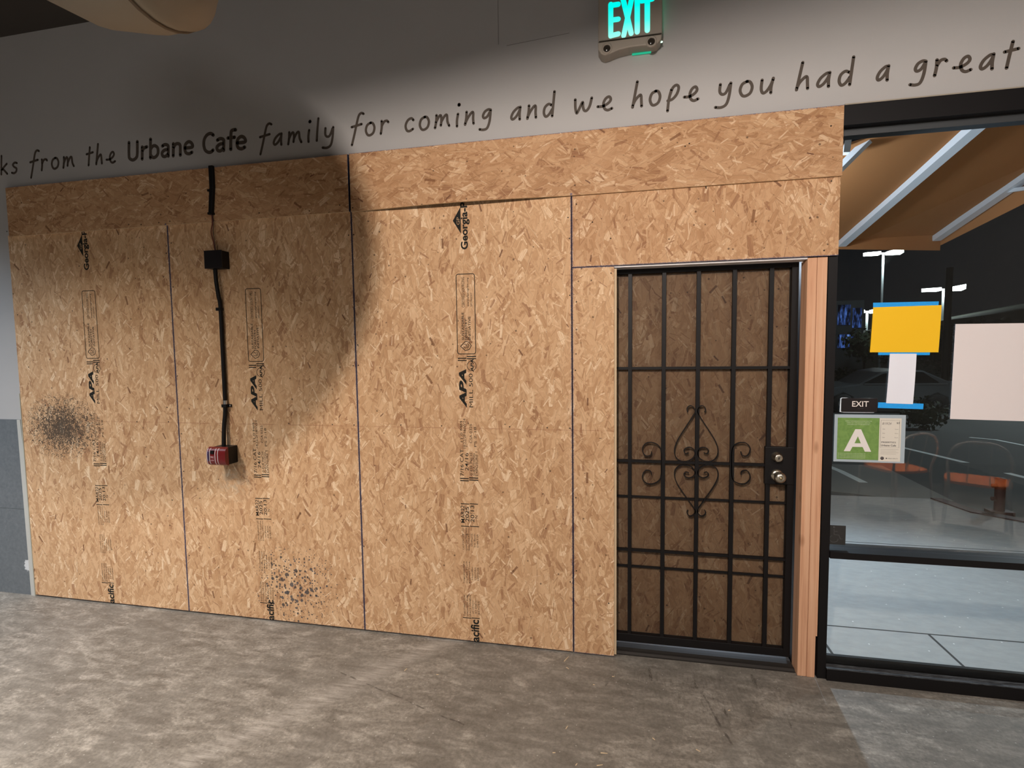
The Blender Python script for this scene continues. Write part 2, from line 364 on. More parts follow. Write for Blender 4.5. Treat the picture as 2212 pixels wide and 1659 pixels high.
def lumber():
    m = mat('fir_lumber', rough=.7, spec=.3); g = N(m); p = g.pos()
    w = g.noise(g.mapping(p, scale=(60, 60, 1.4)), 1, 4, .6, .5)
    c = g.ramp(w, [(.3, (.54, .27, .155)), (.5, (.68, .385, .235)), (.72, (.74, .46, .295))])
    kn = g.n('ShaderNodeTexVoronoi'); g.put(kn.inputs['Vector'], g.mapping(p, loc=(3, 0, .4), scale=(11, 6, 4.2))); kn.inputs['Scale'].default_value = 1
    c = g.mix(g.math('MULTIPLY', g.rng(kn.outputs['Distance'], .05, .17, 1, 0), .7), c, (.30, .13, .06))
    g.col(c); g.bump(w, .2, .001); return m
M_LUM = lumber()
M_RED = mat('red_plastic', (.17, .010, .012), .35)
M_WHITE = mat('white_plastic', (.62, .60, .57), .5)
M_CHROME = mat('brushed_metal', (.62, .57, .48), .28, 1)
M_ALU = mat('aluminium', (.55, .55, .56), .35, 1)

def glass_mat(tint=(.93, .95, .94), name='window_glass'):
    m = bpy.data.materials.new(name); m.use_nodes = True; t = m.node_tree; t.nodes.clear(); g = N(t)
    tr = g.n('ShaderNodeBsdfTransparent'); tr.inputs[0].default_value = (*tint, 1)
    gl = g.n('ShaderNodeBsdfGlossy'); gl.inputs['Roughness'].default_value = .01
    lw = g.n('ShaderNodeLayerWeight'); lw.inputs[0].default_value = .5
    fr = g.math('MULTIPLY_ADD', g.math('POWER', lw.outputs['Facing'], 5.0), .80, .045)
    mx = g.n('ShaderNodeMixShader'); out = g.n('ShaderNodeOutputMaterial')
    g.put(mx.inputs[0], fr); g.put(mx.inputs[1], tr.outputs[0]); g.put(mx.inputs[2], gl.outputs[0]); g.put(out.inputs[0], mx.outputs[0]); return m
M_GLASS = glass_mat()
def emit(name, col, st):
    m = bpy.data.materials.new(name); m.use_nodes = True; t = m.node_tree; t.nodes.clear(); g = N(t)
    e = g.n('ShaderNodeEmission'); e.inputs[0].default_value = (*col, 1); e.inputs[1].default_value = st
    out = g.n('ShaderNodeOutputMaterial'); g.put(out.inputs[0], e.outputs[0]); return m
def ink(name, col, lo, hi, sc=(240, 90)):
    """printed ink broken up by the flakes below it"""
    m = mat(name, col, .8, spec=.1); g = N(m); s = g.sep(g.pos()); n = g.noise(g.comb(g.math('MULTIPLY', s[0], sc[0]), g.math('MULTIPLY', s[2], sc[1]), 0), 1, 4, .7)
    tr = g.n('ShaderNodeBsdfTransparent'); mx = g.n('ShaderNodeMixShader')
    g.put(mx.inputs[0], g.rng(n, lo, hi)); g.put(mx.inputs[1], tr.outputs[0]); g.put(mx.inputs[2], g.b.outputs[0])
    g.put(g.t.nodes['Material Output'].inputs[0], mx.outputs[0]); return m
M_INK = ink('stamp_ink', (.022, .022, .02), .27, .36, (420, 170))
M_INKT = ink('stamp_ink_faint', (.040, .032, .024), .32, .46, (420, 170))
M_LETTER = mat('brown_lettering', (.075, .058, .045), .7)
M_PAPER = mat('white_paper', (.84, .86, .95), .8)
M_YELLOW = mat('yellow_paper', (.95, .56, .008), .75)
def tape_mat():
    m = mat('blue_tape', rough=.6); g = N(m); g.col(g.mix(g.noise(g.pos(), 160, 4, .7), (.0, .22, .85), (.02, .50, 1.0))); return m
M_TAPE = tape_mat()

# ------------------------------------------------------------------ text
def text_mesh(body, size, shear=0.0, spacing=1.0, bold=0.0):
    cu = bpy.data.curves.new('t', 'FONT'); cu.body = body; cu.size = size; cu.shear = shear; cu.space_character = spacing
    cu.offset = bold; cu.resolution_u = 3
    o = bpy.data.objects.new('t', cu); C.objects.link(o); bpy.context.view_layer.update()
    dg = bpy.context.evaluated_depsgraph_get(); me = bpy.data.meshes.new_from_object(o.evaluated_get(dg))
    vs = [v.co.copy() for v in me.vertices]; fs = [list(p.vertices) for p in me.polygons]
    bpy.data.objects.remove(o); bpy.data.curves.remove(cu); bpy.data.meshes.remove(me); return vs, fs
def put_text(mb, body, x, z, y, height=None, length=None, vertical=False, shear=0., bold=0., mi=0):
    """letters standing in the XZ plane. vertical: reads upward, baseline on x, starts at z."""
    vs, fs = text_mesh(body, 1.0, shear, 1.0, bold)
    if not vs: return
    x0 = min(v.x for v in vs); x1 = max(v.x for v in vs); y0 = min(v.y for v in vs); y1 = max(v.y for v in vs)
    sy = (height / (y1-y0)) if height else 1; sx = (length / (x1-x0)) if length else sy
    out = []
    for v in vs:
        a = (v.x-x0)*sx; b = (v.y-y0)*sy
        out.append((x - b, y, z + a) if vertical else (x + a, y, z + b))
    mb.add(out, fs, mi)

# handwriting strokes: x-height = 1, baseline = 0
G = {
 'k': (.62, [[(.08,1.75),(.04,0)], [(.52,.95),(.08,.42),(.22,.45),(.55,0)]]),
 's': (.52, [[(.46,.92),(.28,.98),(.12,.80),(.24,.58),(.42,.42),(.38,.12),(.20,0),(.03,.06)]]),
 'f': (.62, [[(.78,1.78),(.62,1.86),(.46,1.66),(.34,1.0),(.22,.2),(.08,-.62)], [(.02,.82),(.68,.98)]]),
 'r': (.58, [[(.10,1.0),(.12,.5),(.08,0)], [(.12,.60),(.26,.92),(.44,.98),(.54,.86)]]),
 'o': (.68, [[(.36,.98),(.14,.82),(.06,.42),(.18,.06),(.36,0),(.56,.18),(.62,.58),(.50,.92),(.34,.98)]]),
 'm': (.98, [[(.10,.98),(.10,.5),(.05,0)], [(.08,.40),(.26,.86),(.38,.90),(.42,.5),(.40,.15)], [(.42,.42),(.60,.84),(.74,.90),(.80,.4),(.92,.06)]]),
 't': (.60, [[(.34,1.62),(.28,.9),(.22,0)], [(.04,1.02),(.62,1.14)]]),
 'h': (.66, [[(.20,1.80),(.12,.9),(.04,0)], [(.04,.10),(.16,.48),(.38,.80),(.48,.78),(.52,.45),(.56,.02)]]),
 'e': (.86, [[(.02,.34),(.30,.34),(.58,.52),(.70,.76),(.60,.98),(.42,.86),(.32,.52),(.40,.16),(.58,.02),(.80,.12)]]),
 'a': (.68, [[(.54,.92),(.40,.90),(.16,.62),(.05,.26),(.14,.08),(.34,.26),(.50,.62),(.56,.92)], [(.56,.95),(.54,.45),(.57,.02)]]),
 'i': (.26, [[(.14,.95),(.10,.45),(.12,0)], [(.17,1.62),(.18,1.66)]]),
 'l': (.26, [[(.16,1.80),(.12,.9),(.10,0)]]),
 'y': (.70, [[(.08,.98),(.08,.50),(.20,.28),(.38,.36),(.54,.90)], [(.58,1.0),(.56,.2),(.46,-.42),(.22,-.62),(-.06,-.58)]]),
 'c': (.60, [[(.54,.82),(.40,.98),(.18,.84),(.06,.44),(.16,.06),(.34,0),(.54,.14)]]),
 'n': (.66, [[(.10,.98),(.10,.5),(.05,.02)], [(.05,.08),(.20,.52),(.40,.88),(.50,.86),(.52,.4),(.56,.04)]]),
 'g': (.68, [[(.58,.98),(.44,1.02),(.24,.88),(.14,.58),(.22,.40),(.40,.50),(.54,.84),(.58,.98)], [(.58,.98),(.56,.2),(.44,-.36),(.22,-.48),(-.02,-.42)]]),
 'd': (.70, [[(.48,.82),(.30,.92),(.10,.70),(.06,.30),(.18,.02),(.36,.14),(.54,.52)], [(.60,1.80),(.58,.9),(.56,0)]]),
 'w': (.98, [[(.04,1.0),(.08,.4),(.16,.02),(.22,.06),(.36,.50),(.46,.76),(.50,.40),(.58,.14),(.72,.12),(.86,.42),(.94,1.0)]]),
 'p': (.70, [[(.26,.98),(.16,.3),(.14,-.50)], [(.20,.60),(.32,1.08),(.52,1.26),(.66,1.06),(.58,.62),(.36,.30),(.10,.22)]]),
 'u': (.68, [[(.08,.95),(.08,.35),(.18,.06),(.34,.16),(.50,.52),(.60,.92)], [(.60,1.0),(.54,.45),(.55,.02)]]),
}
def stroke_word(word, x0, x1, z0, xh=.067, w=.0135, y=-.0008, th=.0016, gap=.30, origin=None, parent=None, mt=None):
    adv = []; cur = 0
    for ch in word: adv.append(cur); cur += G[ch][0] + gap
    last = cur - gap
    k = (x1-x0)/last; mb = MB(); i = 0
    for ch, a in zip(word, adv):
        dz = random.uniform(-.03, .03)*xh
        for st in G[ch][1]:
            p3 = smooth_path([(x0 + (a+px)*k + .08*pz*xh, z0 + dz + pz*xh, 0) for px, pz in st], 6)
            i += 1
            ww = w*1.35 if len(st) == 2 and word and ch == 'i' else w
            mb.ribbon([(q.x, q.y) for q in p3], ww, WALL_Y - .0006 - .00012*(i % 5), WALL_Y + .0005)
    return mb.build('word', mt or M_LETTER, parent)
WALL_Y = 0.011

# ------------------------------------------------------------------ structure
b = MB().box((-9, -9, -.12), (6.2, .16, 0)); struct(b.build('floor', M_FLOOR))
b = MB().box((-9, WALL_Y, 2.748), (6.2, .26, 3.69)).box((-9, WALL_Y, 1.222), (-2.464, .26, 2.748)); struct(b.build('wall_back', M_WALL))
b = MB().box((-9, WALL_Y - .004, 0), (-2.4795, .26, 1.2215)); struct(b.build('trim_1', M_TILE))
# pale corner bead beside the wainscot
b = MB().prism([(-2.503, 0), (-2.470, 0), (-2.468, .9), (-2.482, 1.2215), (-2.510, 1.2215)], .0, .02); struct(b.build('trim_2', mat('corner_bead', (.50, .50, .47), .6)))
b = MB().box((-2.4695, -.003, 0), (-2.4635, .02, 1.40)); b.build('trim_3', mat('caulk', (.42, .42, .36), .7))['kind'] = 'structure'
M_DARK = mat('dark_ceiling', (.055, .046, .040), .9)
struct(MB().box((-9, -9, 3.69), (6.2, .26, 3.8)).build('ceiling', M_DARK))
M_ROOM = mat('room_paint', (.42, .41, .39), .8)
struct(MB().box((-9, -9, 0), (6.2, -8.9, 3.69)).build('wall_front', M_ROOM))
struct(MB().box((-9, -8.9, 0), (-8.9, WALL_Y, 3.69)).build('wall_left', M_ROOM))
struct(MB().box((6.1, -8.9, 0), (6.2, WALL_Y, 3.69)).build('wall_right', M_ROOM))
# dark backing behind the boards (the old shopfront)
struct(MB().box((-2.46, .06, 0), (1.36, .26, 2.748)).box((1.36, .06, 2.14), (2.43, .26, 2.748)).build('wall_shopfront', mat('shopfront_backing', (.03, .03, .035), .8)))
# short wall patch trim: faint patched plaster lines above the sheets
def fine_line(name, x0, z0, x1, z1, w=.003):
    L = math.hypot(x1-x0, z1-z0); nx, nz = -(z1-z0)/L*w/2, (x1-x0)/L*w/2
    b = MB().prism([(x0+nx, z0+nz), (x1+nx, z1+nz), (x1-nx, z1-nz), (x0-nx, z0-nz)], WALL_Y - .0006, WALL_Y + .001); return struct(b.build(name, mat('plaster_shadow_line', (.20, .19, .18), .8)))
fine_line('trim_4', .857, 3.226, .857, 3.50); fine_line('trim_5', .90, 3.215, 1.223, 3.235, .002)

# ------------------------------------------------------------------ strand boards
EDGE = [0, 1, 1, 1, 1, 1]
def board(x0, x1, z0, z1, y0, y1, mt, label, mis=EDGE, group='strand boards nailed over the shopfront', name='strand_board', extra=None):
    b = MB().box((x0, y0, z0), (x1, y1, z1), mis=mis); o = b.build(name, [mt, M_EDGE, M_CUT]); tag(o, label, 'board', group); return o
SH1 = board(-2.4625, -1.2232, .010, 2.44, 0, WALL_Y, M_OSB, 'leftmost full-height strand board, with black mould speckles at mid height beside the grey wainscot')
SH2 = board(-1.2188, -.0025, .010, 2.44, 0, WALL_Y, M_OSB, 'full-height strand board carrying the red fire alarm, dark spatter near its foot')
SH3 = board(.0025, 1.2274, .010, 2.44, 0, WALL_Y, M_OSB, 'brightly lit full-height strand board with crisp black print down its middle')
SH4 = board(1.2320, 1.4445, .008, 2.0665, 0, WALL_Y, M_OSB, 'narrow strand board strip between the lit full board and the barred door')
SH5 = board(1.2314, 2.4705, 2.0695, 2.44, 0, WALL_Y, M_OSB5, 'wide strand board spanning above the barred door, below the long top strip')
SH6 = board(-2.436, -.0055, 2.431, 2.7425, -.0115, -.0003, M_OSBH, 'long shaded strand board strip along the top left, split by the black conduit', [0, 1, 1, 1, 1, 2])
def bowed_board():
    x0, x1, z0, z1, nx = .0050, 2.4725, 2.429, 2.7435, 40; vs = []; fs = []; mi = []
    bow = lambda x: -.034*math.sin(PI*min(1, (x-x0)/1.24))**1.3 if x < x0+1.24 else 0.0
    for i in range(nx+1):
        x = x0 + (x1-x0)*i/nx; q = bow(x)
        vs += [(x, -.0115+q, z0), (x, -.0003+q, z0), (x, -.0115+q*.35, (z0+z1)/2), (x, -.0003+q*.35, (z0+z1)/2), (x, -.0115, z1), (x, -.0003, z1)]
    b = MB()
    F = []; E_ = []; K = []
    for i in range(nx):
        a = 6*i; c = a+6
        F += [(a, c, c+2, a+2), (a+2, c+2, c+4, a+4)]; E_ += [(a+1, a+3, c+3, c+1), (a+3, a+5, c+5, c+3), (a+4, c+4, c+5, a+5)]; K += [(a, a+1, c+1, c)]
    n = 6*nx; E_ += [(0, 2, 3, 1), (2, 4, 5, 3), (n, n+1, n+3, n+2), (n+2, n+3, n+5, n+4)]
    b.v = vs; b.f = [list(f) for f in F+E_+K]; b.mi = [0]*len(F)+[1]*len(E_)+[2]*len(K); b.sm = [False]*len(b.f)
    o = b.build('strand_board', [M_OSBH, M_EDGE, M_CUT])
    return tag(o, 'long top strand board strip on the right, ending beside the window head', 'board', 'strand boards nailed over the shopfront')
SH7 = bowed_board()
SH8 = board(1.236, 1.4570, .012, 2.055, .0115, .0225, M_OSB, 'sliver of a second board layer showing behind the right edge of the narrow board', [2, 2, 1, 1, 1, 1])

# nail heads
nail = MB().lathe((0, 0, 0), [(-.0012, .0001), (-.0012, .0034), (0, .0036)], n=8)
NM = mat('nail_head', (.035, .028, .022), .5, .6); nm0 = None
def nails(parent, pts, y):
    global nm0
    for (x, z) in pts:
        if nm0 is None:
            o = nail.build('nail_head', NM, None, origin=(0, 0, 0)); nm0 = o; C.objects.unlink(o); C.objects.link(o)
        else:
            o = nm0.copy(); C.objects.link(o)
        place(o, (x, y, z), parent)
def npx(parent, pts, y=0): nails(parent, [(onY(a, b, y).x, onY(a, b, y).z) for a, b in pts], y)
npx(SH1, [(359, 547), (38, 680), (62, 793), (361, 880), (65, 724), (171, 575), (296, 911), (372, 1080), (364, 911)])
npx(SH2, [(370, 525), (374, 620), (383, 812), (397, 1018), (409, 1200), (392, 937), (487, 913), (624, 915), (753, 508), (763, 790), (718, 917), (765, 918), (779, 1110)])
npx(SH3, [(764, 507), (774, 789), (866, 918), (954, 920), (1227, 470), (1230, 515), (1231, 638), (1231, 925), (1232, 1257), (1101, 922), (773, 745), (786, 1180), (1182, 924)])
npx(SH4, [(1245, 652), (1243, 800), (1320, 590), (1315, 1303), (1245, 1233), (1244, 1075)])
npx(SH5, [(1780, 541), (1319, 515), (1280, 480), (1796, 391), (1236+9, 441)])
npx(SH6, [(278, 485), (305, 485), (343, 481), (367, 478), (15, 500), (734, 443), (560, 460)], -.0115)
npx(SH7, [(762, 449), (786, 450), (811, 360), (1489, 310), (1480, 316), (1795, 272), (1525, 404), (1430, 277)], -.0115)

# stamped print on the full sheets
def stamp(parent, xb, strength):
    """xb: left edge of the print column (metres); heights taken from the sheet"""
    y = -.0004; b = MB(); mk = b; X = lambda u: xb + u   # u across, 0..0.12
    # top: maker's mark
    put_text(b, 'Georgia-P', X(.082), 2.19, y, height=.052, length=.250, vertical=True, bold=.03)
    tri = [(X(-.012), 2.345), (X(.032), 2.275), (X(.032), 2.415)]
    b.add([(x, y, z) for x, z in tri], [(0, 1, 2)])
    g2 = MB(); put_text(g2, 'GP', X(.026), 2.322, y-.0003, height=.017, length=.04, vertical=True, bold=.005)
    b = MB(); cf = b
    # rounded label frame
    def frame(x0, x1, z0, z1, r=.012, w=.004):
        pts = []
        for cx, cz, a0 in ((x1-r, z0+r, -90), (x1-r, z1-r, 0), (x0+r, z1-r, 90), (x0+r, z0+r, 180)):
            for k in range(5): a = math.radians(a0 + 22.5*k); pts.append((cx + r*math.cos(a), cz + r*math.sin(a)))
        pts.append(pts[0]); b.ribbon(pts, w, y, y+.0002, cap=False)
    frame(X(.0), X(.103), 1.63, 2.06)
    put_text(b, 'SUSTAINABLE', X(.040), 1.705, y, height=.014, length=.150, vertical=True, bold=.01)
    put_text(b, 'FORESTRY', X(.058), 1.705, y, height=.014, length=.115, vertical=True, bold=.01)
    put_text(b, 'INITIATIVE', X(.077), 1.708, y, height=.014, length=.125, vertical=True, bold=.01)
    # leaf-in-diamond emblem
    b.ribbon([(X(.018), 1.672), (X(.045), 1.648), (X(.068), 1.655), (X(.078), 1.675), (X(.066), 1.694), (X(.045), 1.698), (X(.018), 1.672)], .004, y, y+.0002)
    b.ribbon([(X(.036), 1.668), (X(.046), 1.661), (X(.056), 1.672), (X(.046), 1.684), (X(.038), 1.680)], .0035, y, y+.0002)
    b.ribbon([(X(.056), 1.661), (X(.066), 1.674), (X(.058), 1.686)], .0035, y, y+.0002)
    b = MB(); br = b
    # double bars
    for u0, u1, z in ((.0, .05, 1.604), (.0, .05, 1.592), (.052, .104, 1.613), (.052, .104, 1.601), (.0, .05, .938), (.0, .05, .926), (.052, .104, .943), (.052, .104, .931)):
        b.box((X(u0), y, z), (X(u1), y+.0002, z+.0055))
    for u0, u1, z in ((.0, .05, .795), (.052, .100, .797), (.0, .048, .668), (.052, .104, .670), (.0, .05, .140), (.052, .098, .142)):
        b.box((X(u0), y, z), (X(u1), y+.0002, z+.0045))
    b = MB(); gm_ = b
    put_text(b, 'APA', X(.047), 1.335, y, height=.042, length=.212, vertical=True, shear=.22, bold=.045)
    put_text(b, 'MILL 500', X(.083), 1.338, y, height=.022, length=.185, vertical=True)
    circ = [(X(.078) + .026*math.cos(a*PI/8), 1.565 + .026*math.sin(a*PI/8)) for a in range(17)]
    b.ribbon(circ, .003, y, y+.0002, cap=False)
    put_text(b, 'APA', X(.090), 1.530, y, height=.018, length=.072, vertical=True, shear=.2, bold=.03)
    b = MB(); tk = b
    put_text(b, '7/16 CAT', X(.022), .955, y, height=.020, length=.150, vertical=True, bold=.004)
    put_text(b, '24/16', X(.050), .985, y, height=.020, length=.100, vertical=True, bold=.004)
    b = MB(); dc = b
    put_text(b, 'MAR22', X(.022), .690, y, height=.022, length=.098, vertical=True, bold=.006)
    put_text(b, '2025', X(.048), .697, y, height=.022, length=.085, vertical=True, bold=.006)
    put_text(b, '20:13', X(.078), .695, y, height=.022, length=.096, vertical=True, bold=.006)
    put_text(b, 'N', X(.098), .720, y, height=.016, vertical=True)
    b = MB(); fm = b
    put_text(b, 'acific', X(.095), .008, y, height=.050, length=.128, vertical=True, bold=.03)
    f = MB()
    put_text(f, 'CERTIFIED SOURCING', X(.046), 1.882, y, height=.016, length=.162, vertical=True)
    put_text(f, 'www.sfiprogram.org', X(.072), 1.885, y, height=.014, length=.155, vertical=True, bold=.01)
    put_text(f, 'SFI-00007', X(.088), 1.885, y, height=.010, length=.075, vertical=True)
    f.build('certification_print', M_INKT, parent); f = MB()
    put_text(f, '11.0 MM', X(.020), 1.145, y, height=.014, length=.115, vertical=True)
    put_text(f, '1R22/2F16/W24', X(.038), 1.11, y, height=.015, length=.165, vertical=True)
    put_text(f, 'CSA 0325', X(.074), 1.14, y, height=.015, length=.105, vertical=True)
    put_text(f, 'PS 2-18', X(.098), 1.12, y, height=.014, length=.110, vertical=True)
    put_text(f, '0.418 INCH', X(.072), .960, y, height=.014, length=.125, vertical=True)
    put_text(f, 'SHEATHING', X(.088), .958, y, height=.013, length=.125, vertical=True)
    put_text(f, 'EXPOSURE 1', X(.104), .958, y, height=.014, length=.135, vertical=True)
    f.build('grade_fine_print', M_INKT, parent)
    rows = ('CAUTION LIMIT USE', 'Limit Do Not Use', 'Exposed Panels', 'W/Paint', 'Ink Both', 'DIRT/A')
    for zz, rws in ((.535, rows), (.345, ('Construction Adhes', 'Do Not Touch', 'Expand Fuse', 'May/Be', 'STRUCTURAL', 'FASTENER')), (.150, ('THIS DIRECTION', 'STRENGTH AXIS', 'SPACE PANELS', 'AT 1/8 INCH', 'AT ENDS', 'EDGES'))):
        f = MB()
        for k, rw in enumerate(rws):
            put_text(f, rw, X(.016 + .0165*k), zz + (.02 if k > 2 else 0), y, height=.0095, length=(.125 if k < 3 else .075), vertical=True)
        f.build('caution_print', M_INKT, parent)
    for q, nm in (() if parent is SH2 else ((mk, 'maker_print'),)) + ((cf, 'certification_frame'), (br, 'divider_bars'), (gm_, 'grade_print'), (tk, 'thickness_print'), (dc, 'date_print'), (fm, 'maker_print')): q.build(nm, M_INK, parent)
    if parent is not SH2: g2.build('triangle_initials', mat('bare_wood_tone', (.42, .27, .15), .8), parent)
    else:                                     # this sheet was printed a little lower
        for c_ in C.objects:
            if c_.parent is parent and any(k in c_.name for k in ('print', 'frame', 'bars')) and 'maker' not in c_.name: c_.location.z -= .030
stamp(SH3, .606, 1); stamp(SH2, -.700, 1); stamp(SH1, -1.895, .6)

# ------------------------------------------------------------------ wall lettering
LT = empty('wall_lettering', (.4, WALL_Y, 2.80))
tag(LT, 'brown handwritten-style thank-you sentence painted across the white wall above the boards', 'lettering')
BZ = 2.84
for w, a, z in (('ks', -2.497, -2.356), ('from', -2.254, -1.898), ('the', -1.807, -1.582), ('family', -.57, -.091), ('for', .009, .233), ('coming', .326, .814), ('and', .914, 1.145), ('we', 1.242, 1.438), ('hope', 1.53, 1.846), ('you', 1.93, 2.179), ('had', 2.274, 2.513), ('a', 2.607, 2.661), ('great', 2.748, 3.144)):
    stroke_word(w, a, z, BZ, parent=LT)
GB = {  # rounded upright sans
 'U': (.95, [[(.10,1.50),(.10,.50),(.16,.16),(.42,0),(.68,.16),(.76,.50),(.76,1.50)]]),
 'r': (.55, [[(.10,1.0),(.10,0)], [(.10,.62),(.22,.88),(.46,.97)]]),
 'b': (.80, [[(.10,1.55),(.10,0)], [(.10,.70),(.26,.94),(.46,.96),(.66,.74),(.68,.30),(.50,.04),(.28,.02),(.10,.26)]]),
 'a': (.76, [[(.12,.88),(.32,.98),(.54,.88),(.58,.62),(.58,.0)], [(.58,.56),(.28,.52),(.10,.32),(.16,.06),(.36,.0),(.58,.20)]]),
 'n': (.78, [[(.10,1.0),(.10,0)], [(.10,.64),(.26,.92),(.46,.96),(.62,.78),(.64,0)]]),
 'e': (.78, [[(.12,.50),(.66,.52),(.60,.84),(.38,.98),(.16,.82),(.09,.48),(.18,.12),(.42,0),(.64,.10)]]),
 'C': (.86, [[(.76,1.34),(.56,1.50),(.30,1.40),(.12,1.08),(.09,.62),(.20,.20),(.44,0),(.64,.02),(.76,.14)]]),
 'f': (.50, [[(.56,1.52),(.36,1.52),(.24,1.30),(.24,0)], [(.02,.94),(.50,.94)]]),
}
_G = G; G = GB
stroke_word('Urbane', -1.492, -1.015, 2.842, xh=.071, w=.0195, gap=.10, parent=LT)
stroke_word('Cafe', -.955, -.654, 2.842, xh=.071, w=.0195, gap=.08, parent=LT)
G = _G

# ------------------------------------------------------------------ studs by the door
o = MB().box((2.345, .0135, .0), (2.3865, .0995, 2.068)).build('wood_stud', M_LUM, bevel=.003); tag(o, 'fir stud nearest the barred door, its shaded side face showing', 'stud', 'paired fir studs beside the door')
b = MB().box((2.3875, .0125, .0), (2.424, .0985, 2.068)).box((2.424, .0125, .213), (2.431, .05, 2.068)); o = b.build('wood_stud', M_LUM, bevel=.002); tag(o, 'outer fir stud against the black window mullion, notched near its foot', 'stud', 'paired fir studs beside the door')
o = MB().box((1.44, .013, 2.0605), (2.344, .091, 2.066)).box((1.44, .013, 2.066), (2.344, .091, 2.108)).build('header_lumber', mat('pale_lumber', (.80, .77, .78), .6)); tag(o, 'pale lumber header on the underside of the board above the barred door', 'lumber')

# ------------------------------------------------------------------ security door
DY = .105
door = empty('security_door', (1.86, DY, .045)); tag(door, 'black steel security door with vertical bars and scrollwork in the middle', 'door')
b = MB().box((2.303, DY-.012, .045), (2.3345, DY+.02, 2.062)).box((1.405, DY-.012, .045), (1.44, DY+.02, 2.062)).box((1.44, DY-.012, 2.036), (2.303, DY+.02, 2.062)).box((1.44, DY-.012, .045), (2.303, DY+.02, .088))
b.build('door_frame', M_BLACK, door, bevel=.002)
for x in (1.526, 1.698, 1.868, 2.040, 2.212):
    MB().box((x-.0095, DY-.010, .08), (x+.0095, DY+.009, 2.04)).build('vertical_bar', M_BLACK, door)
for z in (1.543, 1.046, .558): MB().box((1.44, DY-.007, z-.007), (2.305 if z != 1.046 else 2.20, DY+.007, z+.007)).build('cross_bar', M_BLACK, door)
for z in (.850, .463): MB().box((1.44, DY+.004, z-.0055), (2.305, DY+.012, z+.0055)).build('thin_cross_bar', M_BLACK, door)
def zp(a, c):      # zoom pixel to XZ at the door plane
    p = onY(1300 + a/4.254, 820 + c/4.254, DY-.004); return (p.x, p.z)
cxm, cym = 868, 768
spade = [(944,300),(954,278),(942,250),(918,240),(892,256),(880,300),(930,384),(988,472),(1038,555),(1065,625),(1066,685),(1042,728),(1000,750),(945,748),(900,722),(880,680),(892,640),(928,622),(966,632),(981,657),(964,680),(938,672)]
cs = [(1278,662),(1288,694),(1330,702),(1358,668),(1360,622),(1322,582),(1262,580),(1208,612),(1191,670),(1190,768)]
def scroll(name, pts, fx=1, fz=1, k=1.0):
    q = []
    for a, c in pts:
        a2 = cxm + (a-cxm)*fx; c2 = cym + (c-cym)*(k if fz < 0 else 1)*fz
        q.append((*zp(a2, c2), 0))
    p = [(v.x, v.y) for v in smooth_path(q, 5)]
    MB().ribbon(p, .0042, DY-.010, DY+.002, cap=False).build(name, M_BLACK, door)
for fx in (1, -1):
    scroll('spade_scroll', spade, fx, 1); scroll('spade_scroll', spade, fx, -1, .92)
    scroll('side_scroll', cs, fx, 1); scroll('side_scroll', cs, fx, -1)
# perforated screen added behind the bars to darken the backing board
def screen_mat():
    m = mat('shade_screen', (.02, .018, .016), .6); g = N(m); s = g.sep(g.pos())
    hx = g.math('SUBTRACT', g.math('FRACT', g.math('MULTIPLY', s[0], 420)), .5); hz = g.math('SUBTRACT', g.math('FRACT', g.math('MULTIPLY', s[2], 420)), .5)
    d = g.vmath('LENGTH', g.comb(hx, hz, 0)); k = g.math('LESS_THAN', d, .455)
    tr = g.n('ShaderNodeBsdfTransparent'); mx = g.n('ShaderNodeMixShader'); g.put(mx.inputs[0], k); g.put(mx.inputs[1], g.b.outputs[0]); g.put(mx.inputs[2], tr.outputs[0])
    g.put(g.t.nodes['Material Output'].inputs[0], mx.outputs[0]); return m
MB().box((1.44, DY+.0135, .08), (2.305, DY+.0145, 2.04)).build('shade_mesh', screen_mat(), door)
MB().box((1.43, DY+.022, .06), (2.318, DY+.033, 2.05)).build('board_backing', [M_OSBD], door)
# lock
b = MB().box((2.196, DY-.016, .950), (2.3335, DY+.012, 1.142)); b.build('lock_plate', M_BLACK, door, bevel=.003)
lp = zp(1605, 700); kp = zp(1612, 880)
bx = (2.250, 1.092)
b = MB().lathe((bx[0], DY-.016, bx[1]), [(0, .026), (-.006, .026), (-.010, .021), (-.034, .019), (-.036, .016), (-.036, .0001)], n=28); dbt = b.build('deadbolt', M_CHROME, door)
MB().box((bx[0]-.0015, DY-.0545, bx[1]-.006), (bx[0]+.0015, DY-.0515, bx[1]+.006)).build('keyway', M_BLACK, dbt)
kx = (2.252, .998)
b = MB().lathe((kx[0], DY-.016, kx[1]), [(0, .030), (-.006, .030), (-.009, .022), (-.016, .012), (-.030, .013), (-.038, .024), (-.050, .028), (-.062, .025), (-.068, .014), (-.068, .0001)], n=28); kb = b.build('door_knob', M_CHROME, door)
MB().lathe((kx[0], DY-.085, kx[1]), [(0, .0001), (-.0, .007), (-.003, .007), (-.003, .0001)], n=14).build('knob_button', mat('brass', (.62, .5, .3), .3, 1), kb)
# door jamb (black) and threshold
struct(MB().box((2.3475, .1005, 0), (2.43, .16, 2.11)).build('door_1_jamb', M_BLACK))
th = MB(); yy = [.036, .05, .066, .07, .086, .09, .106, .11, .128, .132, .150, .16, .19]; hh = [.002, .012, .013, .009, .014, .009, .015, .010, .016, .011, .016, .016, .004]
vs = []; fs = []
for y, h in zip(yy, hh): vs += [(1.40, y, h), (2.343, y, h)]
for i in range(len(yy)-1): fs.append((2*i, 2*i+1, 2*i+3, 2*i+2))
th.add(vs, fs); th.box((1.40, .034, 0), (2.343, .19, .004))
o = th.build('door_threshold', mat('dark_bronze', (.035, .031, .028), .5, .3)); struct(o); o.name = 'trim_6'; WORLD['trim_6'] = WORLD['door_threshold']

